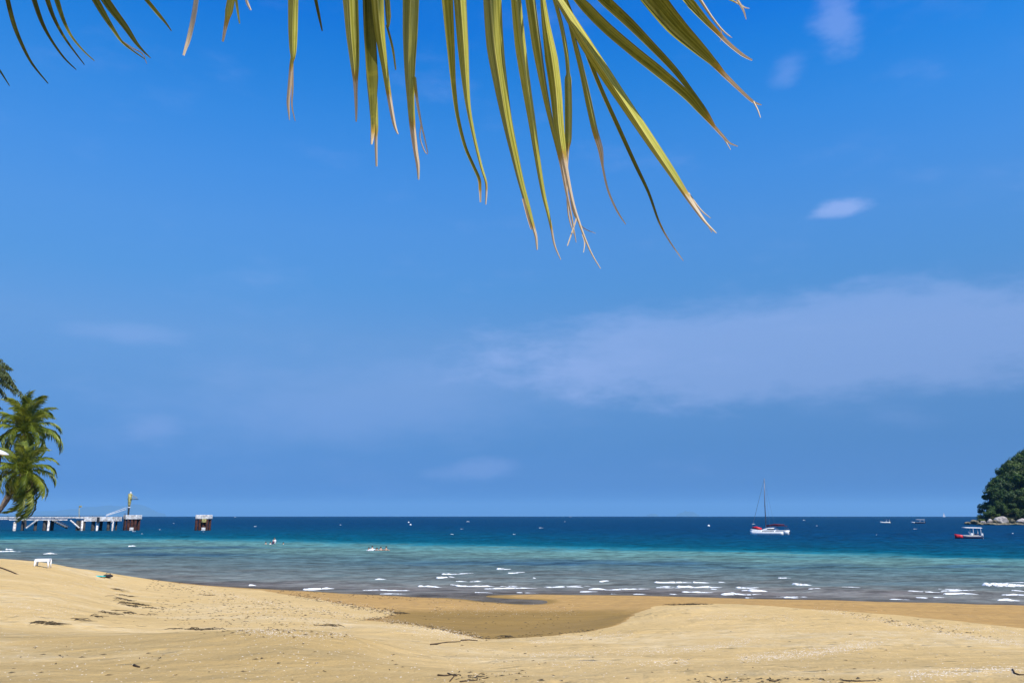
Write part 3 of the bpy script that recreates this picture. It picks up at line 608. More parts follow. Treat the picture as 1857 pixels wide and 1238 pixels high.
# outline of the wood in the photograph: px of its left edge at each height
HO_R = [812, 822, 835, 850, 865, 880, 895, 910, 922, 932, 940]; HO_P = [1848, 1836, 1822, 1806, 1796, 1786, 1780, 1774, 1772, 1771, 1772]
cnt = 0
def tree_label(row_, px_):
    tone = ('mid green', 'dark green', 'yellowish green', 'bluish green')[cnt % 4]
    if px_ > 1875: return tone + ' tree of the headland wood beyond the right picture edge'
    return '%s tree in the %s part of the headland wood, %s' % (tone, 'top' if row_ < 838 else 'upper' if row_ < 865 else 'middle' if row_ < 895 else 'lowest', 'near its left outline' if px_ < np.interp(row_, HO_R, HO_P) + 34 else 'well inside it')
def put_tree(px_, row_, y_, size, label):
    global cnt
    ys_ = np.linspace(HY - 15, HY + 24, 60); d = ray(px_, row_); X_ = d.x * ys_ / d.y; Z_ = EYE + d.z * ys_ / d.y; G_ = headland_h(X_, ys_); ok = np.where(G_ > Z_ - size * 1.3)[0]
    i = ok[0] if len(ok) else 34
    hgt = max(1.2, (Z_[i] - max(G_[i], .2)) / 1.12)
    forest_tree((X_[i], ys_[i], max(G_[i], .2)), size, hgt, cnt, label); cnt += 1
for k, (r_, p_) in enumerate(zip(HO_R, HO_P)):
    s = random.uniform(3.8, 4.8) if r_ < 890 else random.uniform(2.8, 3.4) if r_ < 918 else random.uniform(2.0, 2.6)
    where = ['forest tree at the very top of the headland skyline in view', 'forest tree just below the top of the headland skyline', 'forest tree on the upper left slope of the headland outline',
             'upper middle tree along the left outline of the headland wood', 'middle tree along the left outline of the headland wood', 'tree just below the middle of the headland outline on its left edge',
             'lower middle tree on the left edge of the headland wood', 'low tree bulging over the sea on the left edge of the headland', 'small low tree on the left edge of the headland above the rocks',
             'small tree right above the leftmost rocks of the headland', 'lowest shrubby tree at the left foot of the headland'][k]
    put_tree(p_ + s / HM * 0.95, r_ + s / HM * 0.75, HY - 2 + k * 0.1, s, where)
for k in range(100):
    t_ = random.random() ** 0.8; r_ = 815 + 122 * t_; lo = np.interp(r_, HO_R, HO_P); px_ = lo + 14 + (random.random() * (1885 - lo - 14) if k < 92 else 1885 - lo + random.random() * 130)
    if r_ > 930: continue
    s = random.uniform(2.8, 4.8) * (0.62 if r_ > 905 else 1.0)
    y_ = HY + 14 * (1 - (r_ - 815) / 122) + random.uniform(-8, 6) - (px_ - lo) * 0.04
    put_tree(px_, r_ + 6, y_, s, tree_label(r_, px_))
for k in range(9):                                  # crest trees, right of the frame the hill goes on
    px_ = 1858 + k * 11 + random.uniform(-4, 4); r_ = 806 - min(k, 14) * 2.2 + random.uniform(-4, 6)
    put_tree(px_, r_ + 14, HY + 4 + random.uniform(-4, 8), random.uniform(3.0, 4.4), tree_label(r_, px_))

def boulder(sx, sy, sz, seed, m_):
    bm = bmesh.new(); bmesh.ops.create_icosphere(bm, subdivisions=3, radius=1.0); r_ = random.Random(seed)
    cuts = [(Vector((r_.gauss(0, 1), r_.gauss(0, 1), r_.gauss(0.2, .8))).normalized(), r_.uniform(0.62, 0.88)) for _ in range(8)]
    for v in bm.verts:
        for n, d in cuts:
            q = v.co.dot(n)
            if q > d: v.co -= n * (q - d) * 0.85
        q = float(vnoise([v.co.x * 2.3 + seed], [v.co.y * 2.3 + v.co.z * 3.1], seed)[0]); v.co *= 0.93 + 0.16 * q
        v.co.x *= sx; v.co.y *= sy; v.co.z *= sz
    me = bpy.data.meshes.new('boulder'); bm.to_mesh(me); bm.free(); me.materials.append(m_); me.polygons.foreach_set('use_smooth', [False] * len(me.polygons))
    return me
for k, (p_, r_, wpx, hpx, mk, lab) in enumerate([
    (1815, 944, 11, 7.5, 'rock', 'largest pale granite boulder below the headland trees'), (1795, 946, 5, 5, 'rock', 'pointed pale boulder left of the largest one at the headland foot'),
    (1783, 947, 5, 3.6, 'rock', 'small pale boulder third from the left end of the headland shore'), (1853, 945, 10, 5, 'rock', 'pale boulder at the right picture edge under the headland'),
    (1755, 948, 6, 2.2, 'rock_low', 'flat dark rock at the far left tip of the headland'), (1767, 946, 7, 4.2, 'rock_low', 'dark rock ledge just right of the headland tip'),
    (1776, 949, 9, 2.4, 'rock_low', 'low brown tidal rock below the small pale boulder'), (1800, 950, 13, 2.4, 'rock_low', 'low brown tidal rock in front of the pointed boulder'),
    (1823, 950, 13, 2.2, 'rock_low', 'low brown tidal rock in front of the largest boulder'), (1845, 950, 12, 2.4, 'rock_low', 'low brown tidal rock near the right picture edge'),
    (1836, 945, 5, 4, 'rock_low', 'dark boulder between the largest boulder and the right picture edge'), (1804, 945, 4, 3.4, 'rock_low', 'dark boulder wedged between the pointed and the largest boulder')]):
    p = at_y(p_, r_, HY - (20 if mk == 'rock_low' else 18)); o = bpy.data.objects.new('boulder', boulder(wpx * HM, wpx * HM * 0.8, hpx * HM, k + 3, M[mk])); col.objects.link(o)
    o.location = (p.x, p.y, max(p.z, 0.1)); o.rotation_euler = (0, 0, random.uniform(-.3, .3)); tag(o, lab, 'rock', 'rocks at the foot of the headland')

# ------------------------------------------------------------------ boats
def hull_rings(L, B, D, fb, bow=0.45, n=13, sheer=0.15, flat=0.0):
    """rings of a hull along +X (bow); fb = freeboard, D = draft"""
    out = []
    for i in range(n):
        t_ = i / (n - 1); x = -L / 2 + L * t_
        wd = B / 2 * (1 - max(0, (t_ - (1 - bow)) / bow) ** 1.9) * (0.84 + 0.16 * min(1, t_ / 0.25)); wd = max(wd, 0.012)
        top = fb + sheer * max(0, (t_ - 0.45) / 0.55) ** 2; kl = -D * (1 - max(0, (t_ - 0.75) / 0.25) ** 2 * 0.9)
        out.append([(x, -wd, top), (x, -wd * 0.97, top * 0.35), (x, -wd * 0.72, kl * 0.45), (x, 0, kl), (x, wd * 0.72, kl * 0.45), (x, wd * 0.97, top * 0.35), (x, wd, top), (x, 0, top + 0.03)])
    return out
def trimaran():
    o = at_z(1396, 968.5); rz = math.atan2(0.52, -0.854)
    t_ = empty('trimaran', (o.x, o.y, 0.03), rz); t_.rotation_euler = (0, R(0.5), rz)
    b = MB(); b.loft(hull_rings(9.2, 1.7, 0.35, 0.92, 0.5, 15, 0.35)); hull = b.build('hull', M['white'], t_, True)
    b = MB(); b.box((-0.9, 0, 0.80), (5.6, 1.9, 0.12)); b.build('deck', M['white'], t_, bevel=0.03)
    for s in (-1, 1):
        b = MB(); r_ = [[(x + 0.1, y + s * 2.75, z * 0.92) for x, y, z in ring] for ring in hull_rings(7.8, 0.75, 0.28, 0.68, 0.55, 13, 0.25)]; b.loft(r_); b.build('outer_hull', M['white'], t_, True)
        for x in (1.5, -1.7):
            b = MB(); b.tube([(x, s * 0.55, 0.78), (x, s * 1.6, 0.92), (x, s * 2.75, 0.5)], [0.17, 0.14, 0.12], 8); b.build('cross_beam', M['white'], t_, True)
        b = MB(); b.box((-0.1, s * 1.65, 0.70), (2.9, 1.7, 0.03)); b.build('net', M['dark'], t_)
    b = MB(); rings = []
    for x, wd, h in ((-2.0, 0.72, 0.55), (-1.6, 0.75, 0.75), (0.2, 0.72, 0.72), (1.4, 0.55, 0.42), (2.1, 0.35, 0.1)):
        rings.append([(x, -wd, 0.84), (x, -wd * 0.8, 0.84 + h * 0.8), (x, 0, 0.84 + h), (x, wd * 0.8, 0.84 + h * 0.8), (x, wd, 0.84)])
    b.loft(rings); cab = b.build('cabin', M['white'], t_, True)
    for s in (-1, 1):
        b = MB(); b.box((-0.5, s * 0.70, 1.22), (1.7, 0.06, 0.22)); b.build('window', M['glass'], cab)
    b = MB(); b.box((-2.85, 0, 1.95), (2.5, 1.9, 0.10)); b.build('bimini', M['plum'], t_, bevel=0.04)
    for x in (-3.9, -1.8):
        for s in (-1, 1):
            b = MB(); b.tube([(x, s * 0.85, 0.8), (x, s * 0.85, 1.92)], 0.03, 6); b.build('bimini_post', M['mast_metal'], t_)
    b = MB(); b.tube([(0.8, 0, 0.8), (0.66, 0, 7), (0.35, 0, 13.4)], [0.13, 0.12, 0.075], 8); mast = b.build('mast', M['mast_metal'], t_, True)
    b = MB(); b.tube([(0.68, -0.75, 6.7), (0.72, 0, 6.75), (0.68, 0.75, 6.7)], 0.035, 6); b.build('spreader', M['mast_metal'], mast)
    b = MB(); b.tube([(0.6, 0, 2.0), (-1.4, 0, 2.25), (-3.6, 0, 2.2)], [0.20, 0.24, 0.13], 8); bo = b.build('boom', M['plum'], t_, True)
    b = MB(); b.tube([(1.9, 0, 1.20), (3.2, 0, 1.55), (4.1, 0, 1.6)], [0.30, 0.36, 0.16], 10); b.build('sail_cover', M['red'], t_, True)
    b = MB(); b.tube([(4.3, 0, 1.1), (2.4, 0, 7), (0.36, 0, 13.2)], [0.05, 0.04, 0.02], 6); b.build('furled_jib', M['mast_metal'], t_)
    for s in (-1, 1):
        b = MB(); b.tube([(-0.9, s * 2.7, 0.5), (0.36, 0, 13.0)], 0.012, 5); b.build('shroud', M['mast_metal'], t_)
    b = MB(); b.tube([(-4.4, -0.6, 1.4), (-4.4, 0.6, 1.4)], 0.025, 6)
    for s in (-.6, 0, .6): b.tube([(-4.4, s, 0.78), (-4.4, s, 1.4)], 0.02, 6)
    b.build('stern_rail', M['mast_metal'], t_)
    b = MB(); b.box((-4.62, 0, 0.45), (0.3, 0.34, 0.5)); b.box((-4.66, 0, 0.0), (0.14, 0.14, 0.6)); b.build('outboard_motor', M['dark'], t_, bevel=0.04)
    tag(t_, 'white trimaran with a red sail cover and tall bare mast moored offshore', 'trimaran')
trimaran()
def motorboat(o, rz, L, label, bowmat, hullmat, canopy=True, group=None, canmat='white'):
    t_ = empty('motor_boat', (o.x, o.y, 0), rz)
    b = MB(); b.loft(hull_rings(L, L * 0.33, 0.22, 0.62, 0.45, 13, 0.28)); b.build('hull', M[hullmat], t_, True)
    r_ = hull_rings(L * 1.005, L * 0.34, 0.2, 0.64, 0.45, 13, 0.28); k = 9
    b = MB(); b.loft([[(x, y, max(z, 0.06) + 0.012) for x, y, z in ring] for ring in r_[k:]]); b.build('bow', M[bowmat], t_, True)
    b = MB(); b.box((-L * 0.05, 0, 0.70), (L * 0.62, L * 0.27, 0.06)); b.build('gunwale', M['white'], t_, bevel=0.02)
    b = MB(); b.box((-L * 0.12, 0, 0.95), (0.5, 0.62, 0.5)); b.box((-L * 0.05, 0, 1.25), (0.05, 0.6, 0.3)); b.build('console', M['white'], t_, bevel=0.04)
    b = MB(); b.box((-L * 0.32, 0, 0.85), (0.45, L * 0.24, 0.3)); b.build('bench', M['navy'], t_, bevel=0.03)
    b = MB(); b.box((-L * 0.53, 0, 0.75), (0.32, 0.36, 0.6)); b.box((-L * 0.545, 0, 0.25), (0.14, 0.14, 0.7)); b.build('outboard_motor', M['dark'] if bowmat != 'red' else M['white'], t_, bevel=0.04)
    if canopy:
        b = MB(); rr = []
        for x in np.linspace(-L * 0.5, L * 0.16, 8):
            z0 = 2.05 + 0.10 * (x / L + 0.5); rr.append([(x, -L * .16, z0), (x, -L * .10, z0 + .10), (x, 0, z0 + .14), (x, L * .10, z0 + .10), (x, L * .16, z0), (x, 0, z0 - .03)])
        b.loft(rr); b.build('canopy', M[canmat], t_, True)
        for x in (-L * 0.44, -L * 0.16):
            for s in (-1, 1):
                b = MB(); b.tube([(x, s * L * 0.13, 0.66), (x + 0.04, s * L * 0.14, 2.08)], 0.065, 8); b.build('canopy_post', M['white'], t_)
    tag(t_, label, 'boat', group); return t_
motorboat(at_z(1756, 976.5), PI - 0.10, 5.0, 'small motor boat with a red bow and white canopy near the headland', 'red', 'navy')
motorboat(at_z(1605, 948), PI - 0.25, 5.6, 'distant small white boat, left of the two beyond the motor boat', 'white', 'white', True, 'distant anchored boats', 'navy')
motorboat(at_z(1665, 948.5), PI - 0.45, 7.0, 'distant white boat, right of the two and nearer the headland', 'white', 'navy', True, 'distant anchored boats')
def far_yacht():
    o = at_z(1712, 936.3); t_ = empty('sailing_yacht', (o.x, o.y, -(o.x**2 + o.y**2) / (2 * EARTH)), 0.3)
    b = MB(); b.loft(hull_rings(11, 3.2, 0.5, 1.1, 0.5)); b.build('hull', M['white'], t_, True)
    b = MB(); b.tube([(0.8, 0, 1), (0.8, 0, 16)], 0.12, 6); b.build('mast', M['mast_metal'], t_)
    for name, tri in (('mainsail', ((0.6, 0, 2.2), (-4.6, 0.5, 2.2), (0.6, 0, 15.6))), ('jib', ((5.2, 0, 1.6), (0.9, -.6, 2.0), (0.9, 0, 13.5)))):
        b = MB(); A_, B_, C_ = map(Vector, tri); n_ = 8
        for i in range(n_ + 1):
            t2 = i / n_; p, q = A_.lerp(C_, t2), B_.lerp(C_, t2)
            for j in range(5):
                s = j / 4; b.v.append(tuple(p.lerp(q, s) + Vector((0, 0.9 * math.sin(PI * s) * (1 - t2), 0))))
        for i in range(n_):
            for j in range(4): b.f.append((i*5+j, i*5+j+1, (i+1)*5+j+1, (i+1)*5+j))
        b.build(name, M['sail'], t_, True)
    tag(t_, 'tiny white sailing yacht far out on the horizon beside the headland', 'yacht')
far_yacht()
def buoy(px_, row_, r_, label):
    o = at_z(px_, row_); t_ = empty('mooring_buoy', (o.x, o.y, 0)); b = MB()
    b.lathe([(0.05, -r_ * .6), (r_ * .8, -r_ * .35), (r_, 0), (r_ * .92, r_ * .5), (r_ * .5, r_ * .95), (0.06, r_ * 1.05)], 14); b.build('float', M['white'], t_, True)
    b = MB(); b.tube([(-.12, 0, r_), (-.08, 0, r_ + .2), (.08, 0, r_ + .2), (.12, 0, r_)], .025, 6); b.build('ring', M['dark'], t_)
    tag(t_, label, 'buoy', 'white mooring buoys')
buoy(741, 947, 0.55, 'white buoy, farther of the close pair out in the bay'); buoy(744.5, 951.5, 0.5, 'white buoy, nearer of the close pair out in the bay')
buoy(1285, 953.5, 0.55, 'single white buoy left of the moored trimaran')

# ------------------------------------------------------------------ jetty and pilings
JY = 250.0
def JX(px_): return at_y(px_, 950, JY).x
JM = JY / F * 1.025
def jetty():
    t_ = empty('jetty', (JX(110), JY, 0)); ox = JX(110)
    def X(px_): return JX(px_) - ox
    def bx(name, px0, px1, z0, z1, y0, y1, m_):
        b = MB(); b.box(((X(px0) + X(px1)) / 2, (y0 + y1) / 2, (z0 + z1) / 2), (abs(X(px1) - X(px0)), y1 - y0, z1 - z0)); return b.build(name, M[m_], t_, bevel=0.03)
    bx('deck', -260, 144, 3.70, 4.02, -2.0, 2.0, 'concrete')
    bx('edge_beam', 24, 128, 3.02, 3.36, -2.3, -1.9, 'concrete')
    bx('edge_beam', -260, 22, 3.26, 3.6, -1.9, -1.5, 'concrete')
    bx('deck', 144.3, 160, 3.55, 4.05, -2.6, 2.6, 'concrete')
    bx('head_beam', 160.4, 186.5, 2.72, 4.1, -2.9, 2.9, 'concrete'); bx('head_beam', 188.5, 212, 2.78, 4.06, -2.9, 2.9, 'concrete')
    bx('fender', 184.2, 188.2, 2.3, 4.0, -3.1, -2.7, 'dark')
    bx('fender', 209.8, 213.6, 2.5, 4.1, -3.15, -2.75, 'concrete')
    for px_, r_, m_, dy in ((33, .42, 'concrete', -1.6), (46, .45, 'concrete_dark', -1.2), (70, .42, 'concrete_dark', -1.5), (80, .42, 'concrete_dark', .9), (86, .5, 'concrete_dark', -1.4), (95, .3, 'concrete', -2.0), (90, .5, 'concrete_dark', 1.5),
                            (147, .5, 'concrete_dark', -1.8), (153, .5, 'concrete_dark', -1.9), (157, .35, 'concrete', -2.4), (161, .3, 'concrete_dark', -2.5), (175, .5, 'concrete_dark', -1.9), (179, .45, 'concrete_dark', 1.5),
                            (184, .3, 'concrete', -2.4), (203, .5, 'concrete_dark', -1.9), (207, .3, 'concrete_dark', 1.4), (212.5, .24, 'concrete', -2.7), (-20, .42, 'concrete_dark', -1.2), (-70, .42, 'concrete_dark', -1.2), (-120, .42, 'concrete_dark', -1.2), (-180, .42, 'concrete_dark', -1.2)):
        b = MB(); b.tube([(X(px_), dy, -3.5), (X(px_), dy, 2.74 if px_ > 159 else 3.04 if px_ > 22 else 3.3)], r_, 10); b.build('pile', M[m_], t_, True)
    def strut(name, pa, ra, pb, rb_, y_, r0, m_):
        a, c = at_y(pa, ra, JY + y_), at_y(pb, rb_, JY + y_); b = MB(); b.tube([(a.x - ox, y_, a.z), (c.x - ox, y_, c.z)], r0, 8); return b.build(name, M[m_], t_)
    strut('brace', 48, 957, 68, 942.5, -2.4, .26, 'concrete'); strut('brace', 128, 943, 144, 957, -2.4, .24, 'concrete'); strut('brace', 46, 942, 46.5, 957, -2.2, .3, 'concrete_dark')
    st = strut('stair_stringer', 96, 944, 122, 957, -2.7, .26, 'concrete_dark')
    for k in range(7):
        a = at_y(98 + k * 3.6, 943.5 + k * 1.8, JY - 3.0); b = MB(); b.box((a.x - ox, -3.0, a.z), (.55, .9, .10)); b.build('stair_tread', M['concrete'], st)
    strut('stair_handrail', 98, 938, 126, 955, -3.3, .07, 'concrete_dark')
    rail = strut('handrail', -260, 935.4, 190, 934.6, -1.9, .05, 'dark')
    for px_ in range(-250, 190, 22): strut('rail_post', px_, 938, px_, 935, -1.9, .05, 'dark')
    lp = strut('lamp_post', 143.5, 938, 143.8, 917, -1.6, .09, 'yellow'); a = at_y(146, 918, JY - 1.6); b = MB(); b.box((a.x - ox, -1.6, a.z), (.7, .35, .5)); b.build('lamp_housing', M['yellow'], t_, bevel=.05)
    for k in range(2): strut('gangway_rail', 193, 934 - k * -1.5 - 1, 229, 920 + k * 3.2, -0.7 + k, .09, 'white')
    tag(t_, 'long white concrete jetty on dark piles running in from the left edge', 'jetty')
jetty()
def dolphin(px0, px1, label, beacon):
    ox = JX((px0 + px1) / 2); wd = (px1 - px0) * JM; t_ = empty('mooring_dolphin', (ox, JY, 0))
    if beacon:
        b = MB(); b.box((0, 0, 3.98), (wd * 1.06, 3.6, 1.25)); b.build('cap', M['concrete'], t_, bevel=.08)
    else:
        for x_, w_ in ((-wd * .27, wd * .40), (wd * .24, wd * .56)):
            b = MB(); b.box((x_, 0, 4.05), (w_, 3.4, 1.25)); b.build('cap', M['concrete'], t_, bevel=.12)
    for k, x_ in enumerate((-.40, -.13, .15, .40)):
        for y_ in (-1.3, 1.2):
            b = MB(); b.tube([(x_ * wd, y_, -3.5), (x_ * wd * .98, y_ * .95, 3.4)], .46 if k % 3 else .40, 10); b.build('pile', M['rust'], t_, True)
    b = MB(); b.box((wd * .22, -1.85, .45), (1.1, .5, .9)); b.build('ladder_foot', M['concrete'], t_, bevel=.05)
    if not beacon:
        b = MB(); b.box((wd * .22, -1.85, 2.9), (1.3, .5, 1.0)); b.build('fender_block', M['yellow'], t_, bevel=.08)
    if beacon:
        p = at_y(236.5, 895, JY); x_ = p.x - ox
        def zz(row): return at_y(236, row, JY).z
        b = MB(); b.tube([(x_, 0, 4.5), (x_, 0, zz(916))], .30, 8); b.build('beacon_post', M['dark'], t_)
        b = MB(); b.lathe([(.30, zz(918)), (.42, zz(914)), (.50, zz(908)), (.56, zz(905)), (.60, zz(895)), (.45, zz(894.4))], 12, (x_, 0, 0)); b.build('beacon_tower', M['yellow'], t_, True)
        b = MB(); b.lathe([(.42, zz(920)), (.42, zz(918.5))], 10, (x_, 0, 0)); b.build('beacon_collar', M['white'], t_)
        b = MB(); b.lathe([(.2, zz(894.2)), (.24, zz(892.5)), (.08, zz(891))], 8, (x_ + .1, 0, 0)); b.build('beacon_light', M['white'], t_)
        b = MB(); b.box((x_ + 1.0, 0, zz(905)), (3.0, .9, .16)); pf = b.build('platform', M['dark'], t_)
        for k in range(4):
            b = MB(); b.tube([(x_ + .8 + k * .5, -.4, zz(905)), (x_ + .8 + k * .5, -.4, zz(897 + k * 1.6))], .045, 6); b.build('platform_post', M['yellow'], pf)
        b = MB(); b.tube([(x_ + .5, -.4, zz(896.5)), (x_ + 2.5, -.4, zz(902.5))], .06, 6); b.build('platform_rail', M['yellow'], pf)
        for s in (0,):
            b = MB()
            for yy in (-.22, .22): b.tube([(x_ - .1 + yy, -1.95, .3), (x_ - .1 + yy, -1.95, 5.2)], .045, 6)
            for k in range(11): b.tube([(x_ - .32, -1.95, .5 + k * .42), (x_ + .12, -1.95, .5 + k * .42)], .035, 5)
            b.build('ladder', M['dark'], t_)
    tag(t_, label, 'piling', 'free-standing pilings beyond the jetty')
dolphin(228.5, 250.5, 'rusty piling with a white cap and yellow beacon tower past the jetty end', True)
dolphin(357, 380, 'rusty piling with two white cap blocks, standing alone right of the jetty', False)

# ------------------------------------------------------------------ coconut palms at the left edge
def frond_mesh(i, L=3.4, droop=1.0, m_='palm_leaf', npair=46):
    """one frond along +X from its base, arching down; leaflets hang on both sides"""
    r_ = random.Random(40 + i); b_ = MB(); P = []; x = z = 0.0; a = R(38); n_ = 22
    for k in range(n_ + 1):
        P.append(Vector((x, 0.04 * math.sin(k * .7 + i), z))); st = L / n_; x += st * math.cos(a); z += st * math.sin(a); a -= R(5.6) * droop * (0.45 + 1.1 * k / n_)
    b_.tube(P, [0.045 * (1 - .85 * k / n_) + .004 for k in range(n_ + 1)], 5)
    for k in range(npair):
        t_ = 0.10 + 0.9 * k / npair; f_ = t_ * n_; j = min(int(f_), n_ - 1); c = P[j].lerp(P[j + 1], f_ - j); tn = (P[j + 1] - P[j]).normalized(); up = Vector((-tn.z, 0, tn.x))
        ll = (0.30 + 0.72 * math.sin(PI * (0.12 + 0.80 * t_))) * L * 0.26
        for s in (-1, 1):
            l2 = ll * r_.uniform(.8, 1.12); d0 = (tn * (0.55 + .5 * t_) + Vector((0, s * 0.85, 0)) + up * r_.uniform(0.0, .30)).normalized(); pts = [c]; d = d0.copy()
            for q in range(4): pts.append(pts[-1] + d * l2 / 4); d = (d + Vector((0, 0, -.40 - .2 * q)) * r_.uniform(.7, 1.25)).normalized()
            wd = 0.042; sd = tn * .8 + up * .5; vv = []
            for q, p in enumerate(pts):
                w2 = wd * (0.65, 1.0, .95, .65, .08)[q]; vv += [p - sd * w2, p + sd * w2]
            b_.add(vv, [(2*q, 2*q+1, 2*q+3, 2*q+2) for q in range(4)])
    return b_.mesh('frond', M[m_])
FR = [frond_mesh(0), frond_mesh(1, 3.2, 1.35), frond_mesh(2, 3.5, 0.75, 'palm_leaf_b'), frond_mesh(3, 3.1, 1.7, 'palm_leaf_b'), frond_mesh(4, 3.0, 2.1, 'palm_dead')]
def coconut_palm(base, pts, crown, fr, label, sc=1.0):
    t_ = empty('coconut_palm', base); B0 = Vector(base)
    P = [Vector(p) - B0 for p in pts]; n_ = len(P); fine = []
    for i in range(n_ - 1):
        for q in range(8): fine.append(P[i].lerp(P[i + 1], q / 8))
    fine.append(P[-1]); fine = [sum((fine[max(0, min(len(fine) - 1, i + k))] for k in range(-4, 5)), Vector()) / 9 for i in range(len(fine))]
    fine[0] = P[0]; fine[-1] = P[-1]; b = MB()
    b.tube(fine, [(0.20 - 0.08 * i / len(fine)) * (1 + .09 * (i % 2)) for i in range(len(fine))], 9); b.build('trunk', M['bark'], t_)
    for (azd, pit, k, s) in fr:
        o = bpy.data.objects.new('frond', FR[k]); col.objects.link(o); o.parent = t_; o.location = Vector(crown) - B0
        o.rotation_euler = (random.uniform(-.25, .25), R(-pit), R(azd)); o.scale = (s * sc,) * 3
    for k in range(7):
        a = k * 0.9; b = MB(); b.lathe([(.02, -.17), (.10, -.12), (.135, 0), (.10, .12), (.02, .17)], 9); o = b.build('coconut', M['coconut'], t_, True)
        o.location = Vector(crown) - B0 + Vector((math.cos(a) * .28, math.sin(a) * .28, -.35 - .12 * (k % 2)))
    tag(t_, label, 'palm tree'); return t_
PY = 74.0
def palm_at(px_, row_, y_=PY): return at_y(px_, row_, y_)
rr = random.Random(5)
def crown_set(up, n_, lo, seed, span=92):
    r_ = random.Random(seed); out = []
    for k in range(n_):
        f_ = k / n_; out.append((k * 137.5 + r_.uniform(-14, 14), 46 - span * f_ ** 0.9 + up + r_.uniform(-7, 7), (2 if f_ < .3 else 0 if f_ < .65 else 1 if f_ < .85 else 3), r_.uniform(.9, 1.1)))
    return out
gA = palm_at(-46, 1000, 76); gA.z = gz(gA.x, gA.y); gB = palm_at(-38, 1000, 72); gB.z = gz(gB.x, gB.y)
cA = palm_at(44, 784, 76); cB = palm_at(40, 858, 72)
coconut_palm(gA - Vector((0, 0, .3)), [gA - Vector((0, 0, .3)), palm_at(-20, 960, 76), palm_at(14, 900, 76), palm_at(34, 840, 76), cA], cA, crown_set(34, 38, 0, 1, 150), 'taller coconut palm leaning out behind the lower palm at the left edge', 1.18)
coconut_palm(gB - Vector((0, 0, .3)), [gB - Vector((0, 0, .3)), palm_at(-24, 955, 72), palm_at(0, 926, 72), palm_at(22, 896, 72), cB], cB,
             crown_set(14, 26, 0, 2, 110) + [(-8, -62, 4, 1.05), (12, -70, 3, 1.1), (200, -68, 4, .9), (-40, -66, 3, 1.1), (5, -52, 3, 1.15), (-15, -40, 2, 1.1), (25, -48, 1, 1.15), (-60, -60, 1, 1.1), (60, -62, 3, 1.1), (0, -80, 4, 1.25), (170, -78, 4, 1.2), (-12, -100, 0, 1.25), (14, -90, 2, 1.3), (40, -96, 0, 1.2), (165, -104, 4, 1.15), (-40, -84, 2, 1.2), (-4, -78, 2, 1.25)], 'lower leaning coconut palm with hanging fronds at the left edge', 1.0)

# ------------------------------------------------------------------ casuarina whose twigs reach into the picture
def casuarina():
    base = at_y(-75, 1000, 60); base.z = gz(base.x, base.y); t_ = empty('casuarina_tree', base); B0 = Vector(base)
    top = at_y(-70, 600, 60) - B0; b = MB(); b.tube([(0, 0, -.4), top * .4 + Vector((.4, 0, 0)), top * .75, top], [.32, .25, .16, .06], 9); b.build('trunk', M['bark_dark'], t_, True)
    r_ = random.Random(11); fo = MB()
    tips = [(32, 706), (40, 716), (22, 690), (20, 668), (12, 664), (8, 690), (4, 712), (-2, 740), (-10, 660), (-14, 700), (-30, 650), (-50, 690), (-100, 660), (-120, 700), (-90, 730), (-40, 620), (-80, 600), (-5, 724), (14, 678), (26, 698), (6, 676), (16, 700), (10, 720), (2, 662), (28, 712), (-8, 690), (18, 684)]
    for k, (px_, row_) in enumerate(tips):
        e = at_y(px_, row_, 60 + r_.uniform(-1.5, 1.5)) - B0; s0 = top * r_.uniform(.72, .95); md = s0.lerp(e, .55) + Vector((0, 0, .6)); pts = [s0, s0.lerp(md, .5) + Vector((0, 0, .2)), md, md.lerp(e, .6) + Vector((0, 0, .15)), e]
        b = MB(); b.tube(pts, [.06, .045, .03, .02, .008], 5); br = b.build('branch', M['bark_dark'], t_)
        for q in range(200):
            f_ = r_.uniform(.35, 1) ** .8 * 4; j = min(int(f_), 3); c = pts[j].lerp(pts[j + 1], f_ - j) + Vector((r_.gauss(0, .05), r_.gauss(0, .08), r_.gauss(0, .05)))
            d = Vector((r_.gauss(.15, .5), r_.gauss(0, .5), -.45 - r_.random() * .6)).normalized(); l2 = r_.uniform(.14, .42); p2 = c + d * l2 * .5; p3 = p2 + (d + Vector((0, 0, -.5))).normalized() * l2 * .5
            sd = d.cross(Vector((r_.gauss(0, 1), r_.gauss(0, 1), .3))).normalized() * .026
            fo.add([c - sd, c + sd, p2 + sd, p2 - sd, p3], [(0, 1, 2, 3), (3, 2, 4)])
    fo.build('crown', M['needle'], t_); tag(t_, 'casuarina tree with thin drooping foliage entering at the left edge above the palms', 'tree')
casuarina()
def street_lamp():
    y_ = 48; b0 = at_y(1, 820, y_); b0.z = gz(b0.x, b0.y); t_ = empty('street_lamp', b0); h = at_y(0, 820, y_).z - b0.z; k = y_ / F
    b = MB(); b.tube([(0, 0, -.3), (.02, 0, h * .5), (.05, 0, h)], [.07, .06, .05], 8); b.build('pole', M['dark'], t_, True)
    b = MB(); b.lathe([(.30, -.10), (.62, -.04), (.60, .03), (.38, .12), (.12, .18), (.03, .2)], 20, (0, 0, 0)); o = b.build('lamp_shade', M['white'], t_, True); o.location = (-.18, 0, h); o.rotation_euler = (0, R(12), 0)
    b = MB(); b.lathe([(.1, -.26), (.2, -.2), (.22, -.09)], 12); o2 = b.build('bulb_cover', M['plastic'], o, True)
    tag(t_, 'lamp post with a pale saucer shade cut by the left picture edge', 'street lamp')
street_lamp()

